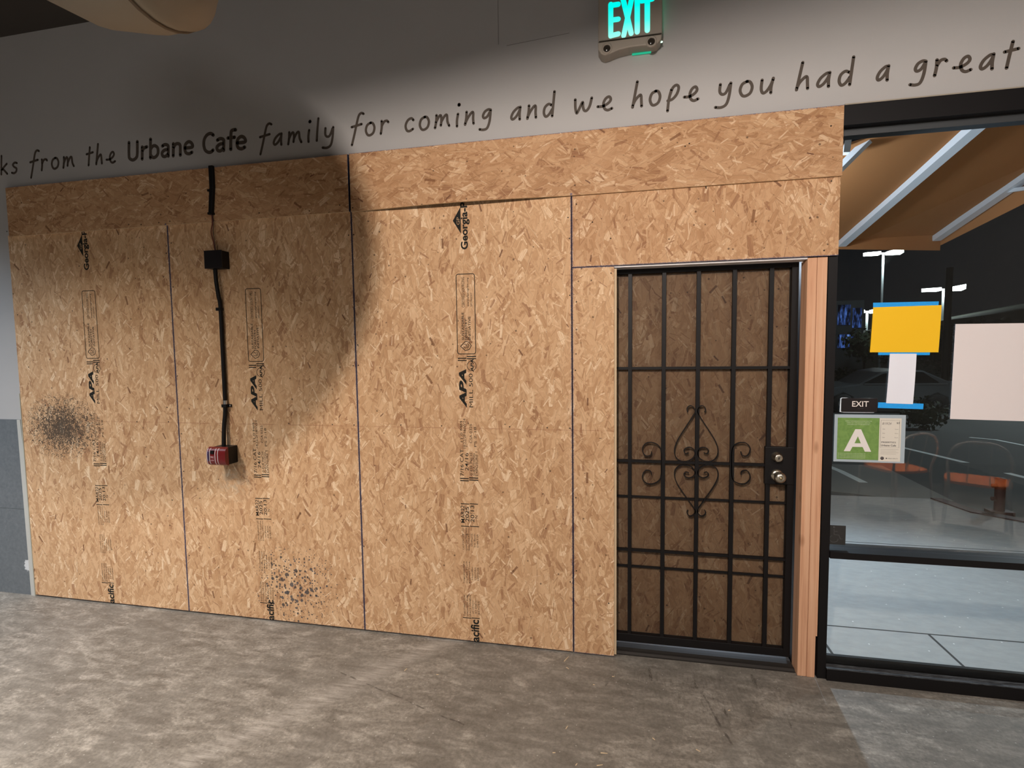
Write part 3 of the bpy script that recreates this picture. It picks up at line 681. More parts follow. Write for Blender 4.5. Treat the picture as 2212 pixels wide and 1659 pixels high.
# ------------------------------------------------------------------ window
win = empty('window_1', (3.8, .05, 0)); struct(win)
MB().box((2.4345, .0118, 0), (2.4735, .10, 2.7)).build('mullion', M_BLACK, win)
MB().box((2.4740, .0, 2.657), (6.0, .10, 2.7465)).build('head_frame', M_BLACK, win)
MB().box((2.474, .045, 2.625), (6.0, .10, 2.657)).build('glazing_stop', mat('stop_metal', (.045, .05, .055), .45), win)
MB().hexa([(2.474, 0, .618), (6, 0, .618), (6, 0, .650), (2.474, 0, .650), (2.474, .10, .618), (6, .10, .618), (6, .10, .662), (2.474, .10, .662)]).build('middle_rail', M_BLACK, win)
def sill_mat():
    m = mat('worn_sill', (.05, .05, .052), .35); g = N(m); g.col(g.mix(g.rng(g.noise(g.mapping(g.pos(), scale=(3, 30, 30)), 8, 5, .7), .42, .62), (.022, .022, .024), (.13, .14, .15))); return m
MB().hexa([(2.474, .0, 0), (6, .0, 0), (6, .0, .056), (2.474, .0, .056), (2.474, .10, 0), (6, .10, 0), (6, .10, .062), (2.474, .10, .062)]).build('bottom_rail', M_BLACK, win)
MB().box((2.474, .004, .0562), (6, .046, .0605)).build('sill_ledge', sill_mat(), win)
MB().box((2.474, .056, .056), (6, .075, .098)).build('outer_stop', M_BLACK, win)
MB().box((4.75, .0, .06), (4.80, .10, 2.66)).build('mullion', M_BLACK, win)
MB().box((2.474, .049, .66), (6, .054, 2.63)).build('glass_pane', M_GLASS, win)
MB().box((2.474, .049, .056), (6, .054, .62)).build('glass_pane', M_GLASS, win)
# putty line under the head, seen beside the last board
struct(MB().box((2.48, -.001, 2.7465), (6.1, WALL_Y+.001, 2.752)).build('trim_7', mat('sealant', (.34, .30, .24), .7)))

# things on the glass (inside face at y=.049)
def quad_thing(name, px, y, th, m, label, cat, group=None, curl=0.0):
    P = [onY(a, c, y) for a, c in px]                # tl tr br bl
    n = 10; b = MB(); fr = []; bk = []
    for j in range(n+1):
        for i in range(n+1):
            u, v = i/n, j/n; p = (P[0]*(1-u)+P[1]*u)*(1-v) + (P[3]*(1-u)+P[2]*u)*v
            yo = y - curl*(math.sin(PI*v)*.6 + .25*math.sin(2*PI*u)*math.sin(PI*v)); fr.append((p.x, yo-th, p.z)); bk.append((p.x, yo, p.z))
    k = n+1; fs = []
    for j in range(n):
        for i in range(n): fs.append((j*k+i, j*k+i+1, (j+1)*k+i+1, (j+1)*k+i))
    b.add(fr, fs); b.add(bk, [tuple(reversed(f)) for f in fs])
    ed = [i for i in range(k)] + [j*k+n for j in range(1, k)] + [n*k+i for i in range(n-1, -1, -1)] + [j*k for j in range(n-1, 0, -1)]
    b.add(fr + bk, [(ed[q], ed[(q+1) % len(ed)], len(fr)+ed[(q+1) % len(ed)], len(fr)+ed[q]) for q in range(len(ed))])
    o = b.build(name, m); tag(o, label, cat, group); return o
yel = quad_thing('paper_sheet', [(1886, 664), (2034, 659), (2027, 761), (1879, 761)], .0475, .0006, M_YELLOW, 'yellow paper sheet taped to the glass with blue tape', 'paper', curl=.003)
pf = MB()
for k, (z, l) in enumerate(((1.785, .11), (1.765, .18), (1.725, .20), (1.715, .15), (1.665, .16))): put_text(pf, 'mumlrtsihn ealodt'[::-1] if k else 'doors erdinme', 2.685, z, .0462-.0033, height=.005, length=l)
quad_thing('painter_tape', [(1886, 654), (2028, 651), (2027, 661), (1886, 664)], .0490, .0004, M_TAPE, 'blue tape strip along the top of the yellow paper', 'tape', 'blue tape strips')
quad_thing('painter_tape', [(1897, 761), (2009, 761), (2008, 767), (1897, 767)], .0490, .0004, M_TAPE, 'short blue tape strip between the yellow paper and white slip', 'tape', 'blue tape strips')
quad_thing('paper_slip', [(1922, 764), (1980, 764), (1972, 873), (1914, 871)], .0476, .0005, M_PAPER, 'long narrow white slip hanging below the yellow paper', 'paper', curl=.004)
quad_thing('painter_tape', [(1897, 869), (1995, 872), (1994, 884), (1896, 881)], .0490, .0004, M_TAPE, 'blue tape strip at the foot of the white slip', 'tape', 'blue tape strips')
quad_thing('poster_back', [(2064, 700), (2280, 697), (2282, 912), (2052, 905)], .0478, .0008, mat('poster_paper', (.79, .73, .73), .8), 'large blank off-white poster back cut off by the right of the photo', 'poster')
ex = empty('exit_plate', (2.60, .044, 1.327)); tag(ex, 'small black exit sign plate stuck on the glass above the green grade card', 'sign')
P = [onY(1819, 860, .045), onY(1896, 861, .045), onY(1894, 892, .045), onY(1817, 889, .045)]
MB().prism([(P[3].x+.002, 1.330), (P[2].x-.002, 1.330), (P[2].x, 1.334), (P[2].x, 1.393), (P[2].x-.003, 1.396), (P[3].x+.004, 1.396), (P[3].x, 1.392), (P[3].x, 1.334)], .0435, .0475).build('plate', mat('black_acrylic', (.014, .011, .012), .35), ex)
b = MB(); put_text(b, 'EXIT', 2.5655, 1.3555, .0430, height=.0265, length=.071, bold=.012); b.build('sign_text', mat('pale_letters', (.78, .72, .68), .6), ex)
b = MB()
for k in range(12):
    if k in (3, 6, 10): continue
    b.box((2.590+.0022*k, .0425, 1.3445+.002*(k % 2)), (2.5914+.0022*k, .0436, 1.3458+.002*(k % 2)))
b.build('braille_dots', mat('braille', (.10, .10, .10), .5), ex)
b = MB().prism([(P[3].x-.006, 1.329), (P[3].x+.012, 1.326), (P[2].x-.012, 1.3265), (P[2].x-.006, 1.330), (P[3].x+.006, 1.332), (P[3].x+.003, 1.394), (P[3].x+.03, 1.398), (P[3].x+.002, 1.3985), (P[3].x-.004, 1.394)], .0477, .0485); b.build('adhesive_foam', mat('foam_tape', (.70, .78, .85), .6), ex)
# grade card
gc = empty('grade_card', (2.64, .045, 1.09)); tag(gc, 'green and white letter A inspection card in a clear sleeve on the glass', 'card')
x0, x1, z0, z1 = 2.4985, 2.789, 1.090, 1.313
def green():
    m = mat('card_green', rough=.5); g = N(m); p = g.pos(); g.col(g.mix(g.noise(p, 34, 5, .7, 1.2), (.075, .20, .035), (.27, .42, .12))); return m
MB().box((x0-.006, .0462, z0-.004), (x1+.008, .0478, z1+.004)).build('clear_sleeve', mat('sleeve_plastic', (.42, .50, .56), .25), gc)
xm = x0 + .188
MB().box((x0+.008, .0455, z0+.008), (xm, .0462, z1-.012)).build('green_panel', green(), gc)
cream = mat('card_cream', (.72, .68, .60), .6); MB().box((xm, .0455, z0+.003), (x1-.010, .0462, z1-.012)).build('score_panel', cream, gc)
b = MB()
ax, az, aw, ah = x0+.038, z0+.048, .118, .108
b.prism([(ax, az), (ax+.026, az), (ax+.055, az+ah), (ax+.046, az+ah)], .0446, .0454)
b.prism([(ax+aw, az), (ax+aw-.026, az), (ax+.063, az+ah), (ax+.072, az+ah)], .0446, .0454)
b = MB(); 
hw = .0125
b.prism([(ax, az), (ax+.027, az), (ax+.037, az+.022), (ax+.081, az+.022), (ax+.091, az), (ax+aw, az), (ax+.072, az+ah), (ax+.047, az+ah)], .0446, .0454)
b.build('letter_a', mat('card_white', (.80, .76, .74), .6), gc)
MB().prism([(ax+.0455, az+.040), (ax+.0725, az+.040), (ax+.059, az+.074)], .0442, .04455).build('letter_counter', green(), gc)
b = MB()
for k, (t, l) in enumerate((('INSPECTION RESULTS POSTED FOR THE', .115), ('PUBLIC BY THE COUNTY HEALTH', .10), ('PLACARD NOT TO BE REMOVED', .095))): put_text(b, t, x0+.098-l/2, z1-.030-.008*k, .0452, height=.0042, length=l)
for k in range(4): put_text(b, 'for more information on scores and results see', x0+.012, z0+.036-.007*k, .0452, height=.0038, length=.12)
b.build('small_white_print', mat('print_white', (.60, .68, .50), .7), gc)
b = MB(); dark = mat('card_ink', (.10, .09, .09), .7)
put_text(b, '8/19/24', xm+.012, z1-.043, .0452, height=.011, length=.038, shear=.3); put_text(b, '97', xm+.072, z1-.040, .0452, height=.009, length=.014, bold=.02)
put_text(b, 'PR0097332', xm+.010, z0+.092, .0452, height=.007, length=.062, bold=.02)
put_text(b, 'Urbane Cafe', xm+.009, z0+.076, .0452, height=.009, length=.064, bold=.02)
for k in range(3):
    put_text(b, 'Date', xm+.014, z1-.066-.020*k, .0452, height=.004, length=.010); put_text(b, 'Score', xm+.066, z1-.066-.020*k, .0452, height=.004, length=.014)
b.ribbon([(xm+.006, z1-.022), (xm+.085, z1-.022), (xm+.085, z0+.070), (xm+.006, z0+.070), (xm+.006, z1-.022)], .0008, .0450, .0454, cap=False)
for k in range(4): b.box((xm+.008, .0452, z0+.060-.007*k), (xm+.084-.01*(k % 2), .0455, z0+.0606-.007*k))
b.lathe((xm+.016, .0454, z0+.018), [(0, .008), (-.0004, .008), (-.0004, .0001)], n=16); put_text(b, 'PUBLIC HEALTH', xm+.040, z0+.015, .0452, height=.005, length=.042)
b.lathe((xm+.034, .0454, z0+.018), [(0, .003), (-.0004, .003), (-.0004, .0001)], n=12)
b.build('card_print', dark, gc)
# accessibility sticker low on the glass (dark, seen from behind)
st = empty('window_sticker', (2.52, .048, .672)); tag(st, 'dark square wheelchair sticker low on the glass above the middle rail', 'sticker')
MB().box((2.4705, .0474, .672), (2.557, .0488, .768)).build('sticker_sheet', mat('sticker_dark', (.028, .027, .026), .5), st)
b = MB(); w = [(2.505 + .019*math.cos(a*PI/9), .700 + .017*math.sin(a*PI/9)) for a in range(6, 19)]; b.ribbon(w, .004, .0470, .0473); b.ribbon([(2.505, .750), (2.506, .722), (2.527, .720), (2.535, .700), (2.543, .702)], .004, .0470, .0473); b.ribbon([(2.505, .738), (2.520, .738)], .004, .0470, .0473); b.lathe((2.505, .0473, .757), [(0, .005), (-.0003, .005), (-.0003, .0001)], n=10)
b.build('wheelchair_symbol', mat('sticker_grey', (.06, .06, .06), .5), st)

# ------------------------------------------------------------------ exit sign on the wall
es = empty('exit_sign', (1.52, -.03, 3.06)); tag(es, 'cream emergency exit sign with glowing green letters and two lamp eyes on the upper wall', 'sign')
M_CREAM = mat('cream_plastic', (.36, .32, .27), .5)
SY = -.055
MB().box((1.368, SY, 3.135), (1.668, WALL_Y, 3.385)).build('sign_housing', M_CREAM, es, bevel=.006)
MB().box((1.372, SY-.0065, 3.1335), (1.664, SY-.002, 3.1365)).build('seam_groove', mat('groove_dark', (.10, .09, .07), .7), es)
bar = [(1.366, 3.131), (1.666, 3.131), (1.664, 3.100), (1.648, 3.078), (1.622, 3.068), (1.575, 3.073), (1.515, 3.073), (1.465, 3.064), (1.425, 3.046), (1.400, 3.040), (1.382, 3.052), (1.368, 3.085)]
bar = [(a, 3.131 - (3.131-z)*.70) for a, z in bar]
MB().prism(bar, SY-.006, WALL_Y).build('lamp_bar', M_CREAM, es, bevel=.005)
for q in ((1311, 105), (1407, 90)):
    p = onY(q[0], q[1], SY-.006); e = MB().lathe((p.x, SY-.006, p.z), [(.001, .026), (-.004, .025), (-.005, .0185), (-.0015, .0165)], n=24).build('lamp_ring', M_CREAM, es)
    MB().lathe((p.x, SY-.006, p.z), [(0, .0165), (-.001, .0155), (-.002, .0001)], n=20).build('lamp_lens', mat('lens_dark', (.03, .025, .02), .15), e)
GM = bpy.data.materials.new('exit_green'); GM.use_nodes = True; GM.node_tree.nodes.clear(); g = N(GM.node_tree)
e = g.n('ShaderNodeEmission'); s = g.sep(g.pos()); g.put(e.inputs[0], g.ramp(g.rng(s[2], 3.15, 3.28), [(0, (.32, 1, .80)), (.45, (.06, 1, .78)), (1, (.0, .95, .78))])); e.inputs[1].default_value = 1.15
g.put(g.n('ShaderNodeOutputMaterial').inputs[0], e.outputs[0])
LY0, LY1 = SY-.0015, SY+.001
def pz(a, c): p = onY(1260 + a/10.055, c/10.055, SY-.001); return p.x, p.z
def letter(strokes, w):
    b = MB()
    for stq in strokes: b.ribbon([pz(*q) for q in stq], w, LY0 - .0001*len(b.v) % .0003, LY1)
    b.build('glowing_letter', GM, es)
letter([[(597, 780), (597, 95)], [(597, 775), (760, 735)], [(597, 440), (760, 415)], [(597, 118), (760, 92)]], .0235)
letter([[(878, 770), (962, 385), (1042, 10), (1075, -160)], [(1040, 725), (962, 385), (878, 40), (840, -120)]], .0235)
letter([[(1172, 690), (1172, -180)]], .0250)
letter([[(1390, 655), (1390, -10)], [(1270, 15), (1500, -30)]], .0250)
p = onY(1426, 84, -.03); MB().lathe((1.664, p.y, 3.112), [(-.004, .0001), (-.004, .004), (.006, .004), (.009, .0001)], axis='X', n=10).build('indicator_light', emit('indicator_green', (.55, 1, .65), 2.2), es)
MB().box((1.6675, -.012, 3.18), (1.6695, .002, 3.34)).build('side_slot', emit('side_green', (.05, .9, .45), .9), es)
MB().box((1.53, -.008, 3.085), (1.62, .006, 3.0875)).build('down_slot', emit('down_green', (.05, .9, .5), .5), es)

# ------------------------------------------------------------------ fire alarm run on the second board
cnd = empty('upper_conduit', (-.88, -.02, 2.47)); tag(cnd, 'short black conduit from the wall down over the top board strip', 'conduit')
b = MB(); b.box((-.885, -.030, 2.62), (-.858, -.0118, 2.748)); b.prism([(-.8845, 2.62), (-.8585, 2.62), (-.876, 2.475), (-.899, 2.475)], -.032, -.012); b.build('raceway', M_BLACK, cnd, bevel=.002)
MB().box((-.903, -.034, 2.468), (-.872, -.0118, 2.480)).box((-.897, -.034, 2.60), (-.884, -.012, 2.612)).build('end_bushing', M_BLACK, cnd)
for k, (cc, dx) in enumerate((((.16, .02, .015), 0), ((.025, .02, .02), .006), ((.12, .03, .02), -.004))):
    pts = smooth_path([(-.887+dx*.5, -.02, 2.475), (-.884+dx, -.018, 2.42), (-.892+dx*1.5, -.02, 2.37), (-.878+dx, -.024, 2.31), (-.868+dx*.3, -.026, 2.245)], 6)
    o = MB().tube(pts, .0018, 6).build('alarm_wire', mat('wire_%d' % k, cc, .5)); tag(o, ['dark red wire', 'blackish wire', 'brown-red wire'][k] + ' hanging between the upper conduit and black junction box', 'wire', 'alarm wires')
jb = empty('junction_box', (-.86, -.03, 2.14)); tag(jb, 'black square junction box on the board above the long conduit', 'box')
MB().box((-.912, -.060, 2.150), (-.797, -.0005, 2.250)).build('box_body', M_BLACK, jb, bevel=.002)
MB().box((-.914, -.064, 2.148), (-.795, -.060, 2.252)).build('cover_plate', mat('black_cover', (.014, .012, .014), .35), jb)
lc = empty('long_conduit', (-.86, -.02, 1.10)); tag(lc, 'long black conduit running down from the junction box to the red alarm', 'conduit')
MB().tube(smooth_path([(-.872, -.030, 2.150), (-.870, -.030, 2.08), (-.864, -.024, 1.99), (-.862, -.016, 1.93), (-.8635, -.014, 1.70), (-.8645, -.014, 1.362)], 5), .0115, 14).build('upper_tube', M_BLACK, lc)
MB().tube([(-.8645, -.014, 1.366), (-.8645, -.014, 1.342)], .0125, 14).build('coupling', M_ALU, lc)
MB().tube(smooth_path([(-.8645, -.014, 1.342), (-.868, -.016, 1.28), (-.873, -.024, 1.20), (-.874, -.032, 1.09)], 5), .0118, 14).build('lower_tube', M_BLACK, lc)
for z, xo in ((1.325, .0), (1.905, -.03)):
    st = MB().box((-.880+xo*.2, -.028, z), (-.849+xo*.2, -.0003, z+.018)).box((-.849 if xo == 0 else -.892, -.006, z+.001), (-.829 if xo == 0 else -.878, -.0003, z+.017)).build('strap', M_BLACK, lc)
    if xo == 0: MB().lathe((-.838, -.006, z+.009), [(0, .005), (-.004, .004), (-.005, .0001)], n=12).build('strap_screw', M_ALU, st)
fa = empty('fire_alarm', (-.86, -.04, .99)); tag(fa, 'red fire alarm horn with white stripes on a black back box', 'alarm')
MB().box((-.918, -.085, .988), (-.806, -.0005, 1.092)).build('back_box', mat('box_black', (.007, .006, .007), .45, spec=.3), fa, bevel=.003)
# curved red cover
def cover(x0, x1, z0, z1, yb, yf, n=12):
    b = MB(); rows = []
    for j in range(n+1):
        v = -1 + 2*j/n; d = (1-abs(v)**3.2)**.5 if abs(v) < 1 else 0
        rows.append((z0+(z1-z0)*(j/n), yb + (yf-yb)*max(.0, d)))
    vs = []
    for z, y in rows: vs += [(x0, y, z), (x1, y, z)]
    for z, y in rows: vs += [(x0, yb, z), (x1, yb, z)]
    fs = []; o = 2*(n+1)
    for j in range(n): fs += [(2*j, 2*j+1, 2*j+3, 2*j+2), (o+2*j, o+2*j+2, o+2*j+3, o+2*j+1), (2*j, 2*j+2, o+2*j+2, o+2*j), (2*j+1, o+2*j+1, o+2*j+3, 2*j+3)]
    b.add(vs, fs); return b
cv = cover(-.926, -.798, .985, 1.096, -.085, -.113).build('alarm_cover', M_RED, fa)
for x in (-.921, -.903, -.866, -.848):
    cover(x-.0018, x+.0018, .9855, 1.0955, -.0855, -.1145).build('white_stripe', mat('stripe_white', (.75, .68, .70), .5), cv)
cover(-.917, -.907, .999, 1.085, -.088, -.116).build('strobe_lens', mat('violet_lens', (.05, .03, .09), .15), cv)
MB().box((-.896, -.116, 1.058), (-.874, -.100, 1.078)).build('sounder_slot', M_BLACK, cv)
b = MB(); put_text(b, 'FIRE', -.896, 1.032, -.1148, height=.013, length=.022, bold=.03); put_text(b, 'ALARM', -.896, 1.015, -.1148, height=.010, length=.022, bold=.03); b.build('alarm_text', mat('text_pink', (.55, .30, .32), .5), cv)

# ------------------------------------------------------------------ big beige duct overhead (top left)
D0 = onY(230, -170, -1.5)
pts = [(-2.3, -1.5, 4.3), (-1.6, -1.5, 3.9), (-.95, -1.5, 3.45), (-.35, -1.5, 3.05), (-.05, -1.5, 2.86), (.10, -1.5, 2.79), (.20, -1.5, 2.77)]
dct = empty('air_duct', (-.8, -1.5, 2.6)); tag(dct, 'rounded beige duct end hanging from the ceiling at the top left', 'duct')
M_BEIGE = mat('beige_duct', (.30, .262, .205), .6)
P0 = onY(330, 45, -1.5)
ctr = Vector((P0.x - .02, -1.5, P0.z + .20))
rings = []; 
path = [ctr + Vector((-1.12, 0, .60)), ctr + Vector((-.75, 0, .37)), ctr + Vector((-.35, 0, .14)), ctr + Vector((-.12, 0, .02)), ctr + Vector((-.02, 0, .0)), ctr + Vector((.04, 0, .0))]
MB().tube(path, [.19, .19, .195, .20, .20, .197], 32).build('duct_body', M_BEIGE, dct)
MB().lathe(ctr + Vector((.03, 0, 0)), [(0, .198), (.02, .20), (.03, .188), (.055, .17), (.08, .13), (.092, .06), (.095, .0001)], axis='X', n=32).build('duct_cap', M_BEIGE, dct)
MB().lathe(ctr + Vector((.022, 0, 0)), [(-.004, .198), (-.004, .202), (.004, .202), (.004, .198)], axis='X', n=32).build('duct_seam', mat('seam_brown', (.16, .12, .08), .7), dct)

# pendant lamp behind the camera which lights the boards
pl = empty('pendant_lamp', (LAMP.x, LAMP.y, LAMP.z)); tag(pl, 'black dome pendant lamp hanging behind the viewer, lighting the boards', 'lamp')
rr = .32
MB().lathe((LAMP.x, LAMP.y, LAMP.z), [(.002, rr), (.05, rr*.93), (.10, rr*.68), (.13, rr*.3), (.135, .02), (.128, .02), (.122, rr*.28), (.095, rr*.63), (.047, rr*.88), (.002, rr*.965)], axis='Z', n=32).build('lamp_shade', M_BLACK, pl, origin=LAMP).rotation_euler = (0, -.10, 0)
MB().tube([(LAMP.x, LAMP.y, LAMP.z+.13), (LAMP.x, LAMP.y, 3.69)], .004, 8).build('cord', M_BLACK, pl)

gl_ = empty('shadow_globe', (.60, -2.30, 2.46)); tag(gl_, 'added unseen black globe shaping the round shadow on the upper left boards', 'lamp')
gc_ = Vector((.605, -2.30, 2.765)); gr_ = .285  # unseen globe added as a blocker for the round wall shadow
MB().lathe(gc_, [(gr_*math.sin(a), max(.0001, gr_*math.cos(a))) for a in [math.radians(-90 + 7.5*k) for k in range(25)]], axis='Z', n=36).build('globe_blocker', M_BLACK, gl_)
MB().tube([gc_ + Vector((0, 0, gr_)), (gc_.x, gc_.y, 3.69)], .004, 8).build('cord', M_BLACK, gl_)

# ------------------------------------------------------------------ wood splinters on the floor
M_SPL = mat('fresh_wood', (.72, .56, .36), .8)
spl = [(1224, 1424, 1.2, .05), (1226, 1444, -.6, .018), (1225, 1572, 1.3, .02), (1305, 1628, .1, .028), (1296, 1654, .4, .025), (1508, 1622, -.5, .018), (1412, 1597, -.7, .014), (1197, 1627, .3, .012), (1576, 1535, .6, .012), (1246, 1652, 1.2, .012), (1283, 1480, 0, .010), (945, 1458, .3, .012), (877, 1447, 1.4, .022), (1325, 1462, .2, .012)]
wh = ['beneath the narrow board edge', 'just below the longest splinter', 'far in front of the narrow board', 'near the bottom centre of the floor', 'at the very bottom edge of the photo', 'on the floor well in front of the door', 'on the floor between door and bottom edge', 'on the grey floor below the lit board', 'beside the dark scuff marks', 'low on the floor left of two longer splinters', 'close to the foot of the door corner', 'in front of the lit board', 'beside the thin dark floor scratch', 'right by the threshold corner']
for (a, c, an, L), w in zip(spl, wh):
    p = onZ(a, c, 0); dx, dy = math.cos(an)*L/2, math.sin(an)*L/2; px_, py_ = -math.sin(an)*.0018, math.cos(an)*.0018
    b = MB().hexa([(p.x-dx, p.y-dy, .0002), (p.x+dx, p.y+dy, .0002), (p.x+dx*.9+px_, p.y+dy*.9+py_, .0002), (p.x-dx+px_*2, p.y-dy+py_*2, .0002), (p.x-dx, p.y-dy, .002), (p.x+dx, p.y+dy, .0022), (p.x+dx*.9+px_, p.y+dy*.9+py_, .0022), (p.x-dx+px_*2, p.y-dy+py_*2, .002)])
    o = b.build('wood_splinter', M_SPL); tag(o, ('long pale wood splinter ' if L > .02 else 'tiny pale wood chip ') + w, 'splinter', 'wood splinters on the floor')

# ------------------------------------------------------------------ outside
def outside():
    # pavement slabs
    m = mat('pavement', rough=.8, spec=.2); g = N(m); s = g.sep(g.pos()); f = g.comb(s[0], s[1], 0)
    c = g.mix(g.noise(g.mapping(f, rot=(0, 0, .4), scale=(1, 2, 1)), 9, 6, .7), (.30, .31, .31), (.50, .51, .50))
    jt = None
    for (ax, v) in ((1, .55), (1, 2.0)):
        k = g.math('LESS_THAN', g.math('ABSOLUTE', g.math('SUBTRACT', s[ax], v)), .006); jt = k if jt is None else g.math('MAXIMUM', jt, k)
    for v in (2.592, 3.20, 3.81, 4.42):
        k = g.math('MULTIPLY', g.math('LESS_THAN', g.math('ABSOLUTE', g.math('SUBTRACT', s[0], v)), .007), g.math('LESS_THAN', s[1], .55)); jt = g.math('MAXIMUM', jt, k)
    sp = g.n('ShaderNodeTexVoronoi', voronoi_dimensions='2D'); g.put(sp.inputs['Vector'], f); sp.inputs['Scale'].default_value = 7; q = g.sep(sp.outputs['Color'])
    c = g.mix(g.math('MULTIPLY', g.math('LESS_THAN', sp.outputs['Distance'], .03), g.math('GREATER_THAN', q[0], .7)), c, (.8, .8, .8))
    g.col(g.mix(jt, c, (.06, .06, .06))); g.bump(g.noise(f, 90, 4), .3, .002)
    b = MB(); pt = [(-6, .16), (14, .16), (14, 2.45), (5.15, 2.76), (4.85, 3.02), (4.75, 3.48), (-6, 3.30)]
    top = [(-6, .16), (14, .16), (14, 2.45), (5.15, 2.76), (4.85, 3.02), (4.75, 3.48), (-6, 3.30), (4.75, .16), (4.85, .16), (5.15, .16)]
    vs = [(x, y, 0) for x, y in top] + [(x, y, -.14) for x, y in top]; rim_ = [0, 7, 8, 9, 1, 2, 3, 4, 5, 6]
    b.add(vs, [(0, 7, 5, 6), (7, 8, 4, 5), (8, 9, 3, 4), (9, 1, 2, 3)] + [(rim_[i], rim_[(i+1) % 10], 10+rim_[(i+1) % 10], 10+rim_[i]) for i in range(10)])
    struct(b.build('pavement', m))
    # red painted kerb edge
    kp = [(14, 2.45, 0), (5.15, 2.76, 0), (4.85, 3.02, 0), (4.75, 3.48, 0)]
    b = MB(); nn = []
    vs = []; fs = []
    for i, (x, y, z) in enumerate(kp):
        ox, oy = [(0, .10), (.05, .10), (.10, .06), (.10, .0)][i]
        vs += [(x, y, -.13), (x, y, .012), (x+ox, y+oy, .012), (x+ox, y+oy, -.13)]
    for i in range(3):
        for k in range(4): fs.append((4*i+k, 4*i+(k+1) % 4, 4*i+4+(k+1) % 4, 4*i+4+k))
    b.add(vs, fs); o = b.build('red_kerb', mat('kerb_red', (.045, .010, .008), .7)); tag(o, 'dark red painted kerb edge bending around the pavement corner', 'kerb')
    # car park, sloping away
    m = mat('asphalt', rough=.85, spec=.2); g = N(m); s = g.sep(g.pos()); f = g.comb(s[0], s[1], 0)
    c = g.mix(g.noise(f, 1.0, 4, .6), (.060, .062, .060), (.115, .118, .113)); c = g.mix(.5, c, g.mix(g.noise(f, 120, 3, .8), (.03, .03, .03), (.13, .13, .125)))
    g.col(c)
    prof = [(2.2, -.13), (3.4, -.13), (6.0, -.13), (12, -.45), (30, -1.1), (90, -2.0)]
    vs = []; fs = []
    for y, z in prof: vs += [(-40, y, z), (90, y, z)]
    for i in range(len(prof)-1): fs.append((2*i, 2*i+1, 2*i+3, 2*i+2))
    b = MB().add(vs, fs); b.add([(x, y, z-.3) for x, y, z in vs], fs); struct(b.build('car_park', m))
    def gz(y):
        for (a, za), (c_, zc) in zip(prof, prof[1:]):
            if a <= y <= c_: return za + (zc-za)*(y-a)/(c_-a)
        return prof[-1][1]
    def ong(a, c_):
        d = ray(a, c_); t = 1.0
        for _ in range(4000):
            p = CAM + d*t
            if p.z <= gz(p.y) and p.y > 2.3: break
            t += .005 if t < 40 else .05
        return Vector((p.x, p.y, gz(p.y)))
    wl = mat('road_paint', (.80, .84, .82), .7)
    def line(px, w, label, m=wl, name='painted_line'):
        P = [ong(*q) for q in px]; b = MB(); vs = []; fs = []
        for i, p in enumerate(P):
            t = (P[min(i+1, len(P)-1)] - P[max(i-1, 0)]).normalized(); n_ = Vector((-t.y, t.x, 0)).normalized()*w/2
            vs += [(*(p+n_ + Vector((0, 0, .004))),), (*(p-n_ + Vector((0, 0, .004))),), (*(p+n_ + Vector((0, 0, -.01))),), (*(p-n_ + Vector((0, 0, -.01))),)]
        for i in range(len(P)-1):
            a = 4*i; fs += [(a, a+1, a+5, a+4), (a, a+4, a+6, a+2), (a+1, a+3, a+7, a+5), (a+2, a+6, a+7, a+3)]
        o = b.add(vs, fs).build(name, m); tag(o, label, 'road marking', 'white lines on the car park'); return o
    line([(1945, 966), (2008, 981), (2075, 997), (2230, 1036)], .10, 'long white parking line running right from the green grade card')
    line([(1770, 1000), (1815, 1018), (1866, 1043)], .10, 'short white parking line below the green grade card')
    line([(2095, 945), (2150, 950), (2230, 966)], .08, 'faint farther parking line under the poster')
    # pale slab painting in the room floor's reflection in the glass
    P = [ong(*q) for q in ((1700, 1000), (1905, 1006), (2062, 1084), (1930, 1077), (1700, 1050))]
    gm = mat('floor_reflection', (.20, .195, .18), .85)
    b = MB(); n = len(P); b.add([(p.x, p.y, p.z+.003) for p in P] + [(p.x, p.y, p.z-.05) for p in P], [tuple(range(n)), tuple(range(2*n-1, n-1, -1))] + [(i, (i+1) % n, n+(i+1) % n, n+i) for i in range(n)])
    struct(b.build('reflection_patch', gm))
    # standpipe
    p = onZ(2158, 1104, -.005); hp = empty('standpipe', (p.x, p.y, p.z)); tag(hp, 'short dark red standpipe with two side outlets behind the kerb', 'standpipe')
    rm = mat('pipe_red', (.075, .016, .010), .6)
    MB().tube([(p.x, p.y, -.12), (p.x, p.y, .31)], .042, 16).build('pipe_body', rm, hp)
    MB().lathe((p.x, p.y, .31), [(0, .044), (.012, .044), (.02, .03), (.022, .0001)], axis='Z', n=16).build('pipe_cap', rm, hp)
    for z in (.25, .12): MB().tube([(p.x, p.y, z), (p.x-.072, p.y-.01, z)], .020, 10).build('side_outlet', rm, hp)
    MB().box((p.x-.09, p.y-.06, -.13), (p.x+.10, p.y+.06, -.0)).build('pipe_base', rm, hp)
    # awning
    aw = empty('awning', (3.8, 1.2, 2.5)); tag(aw, 'orange fabric awning on white steel rafters above the pavement outside', 'awning')
    steel = mat('white_steel', (.72, .74, .78), .45)
    fab = mat('orange_canvas', rough=.9, spec=.1); g = N(fab); g.col(g.mix(g.noise(g.pos(), 300, 2), (.47, .20, .075), (.58, .26, .10)))
    tr = g.n('ShaderNodeBsdfTranslucent'); tr.inputs[0].default_value = (.45, .17, .05, 1); mx = g.n('ShaderNodeMixShader'); mx.inputs[0].default_value = .15
    g.put(mx.inputs[1], g.b.outputs[0]); g.put(mx.inputs[2], tr.outputs[0]); g.put(g.t.nodes['Material Output'].inputs[0], mx.outputs[0])
    fl = lambda x: 2.10 + (x-3.277)*.337                    # front line y at given x
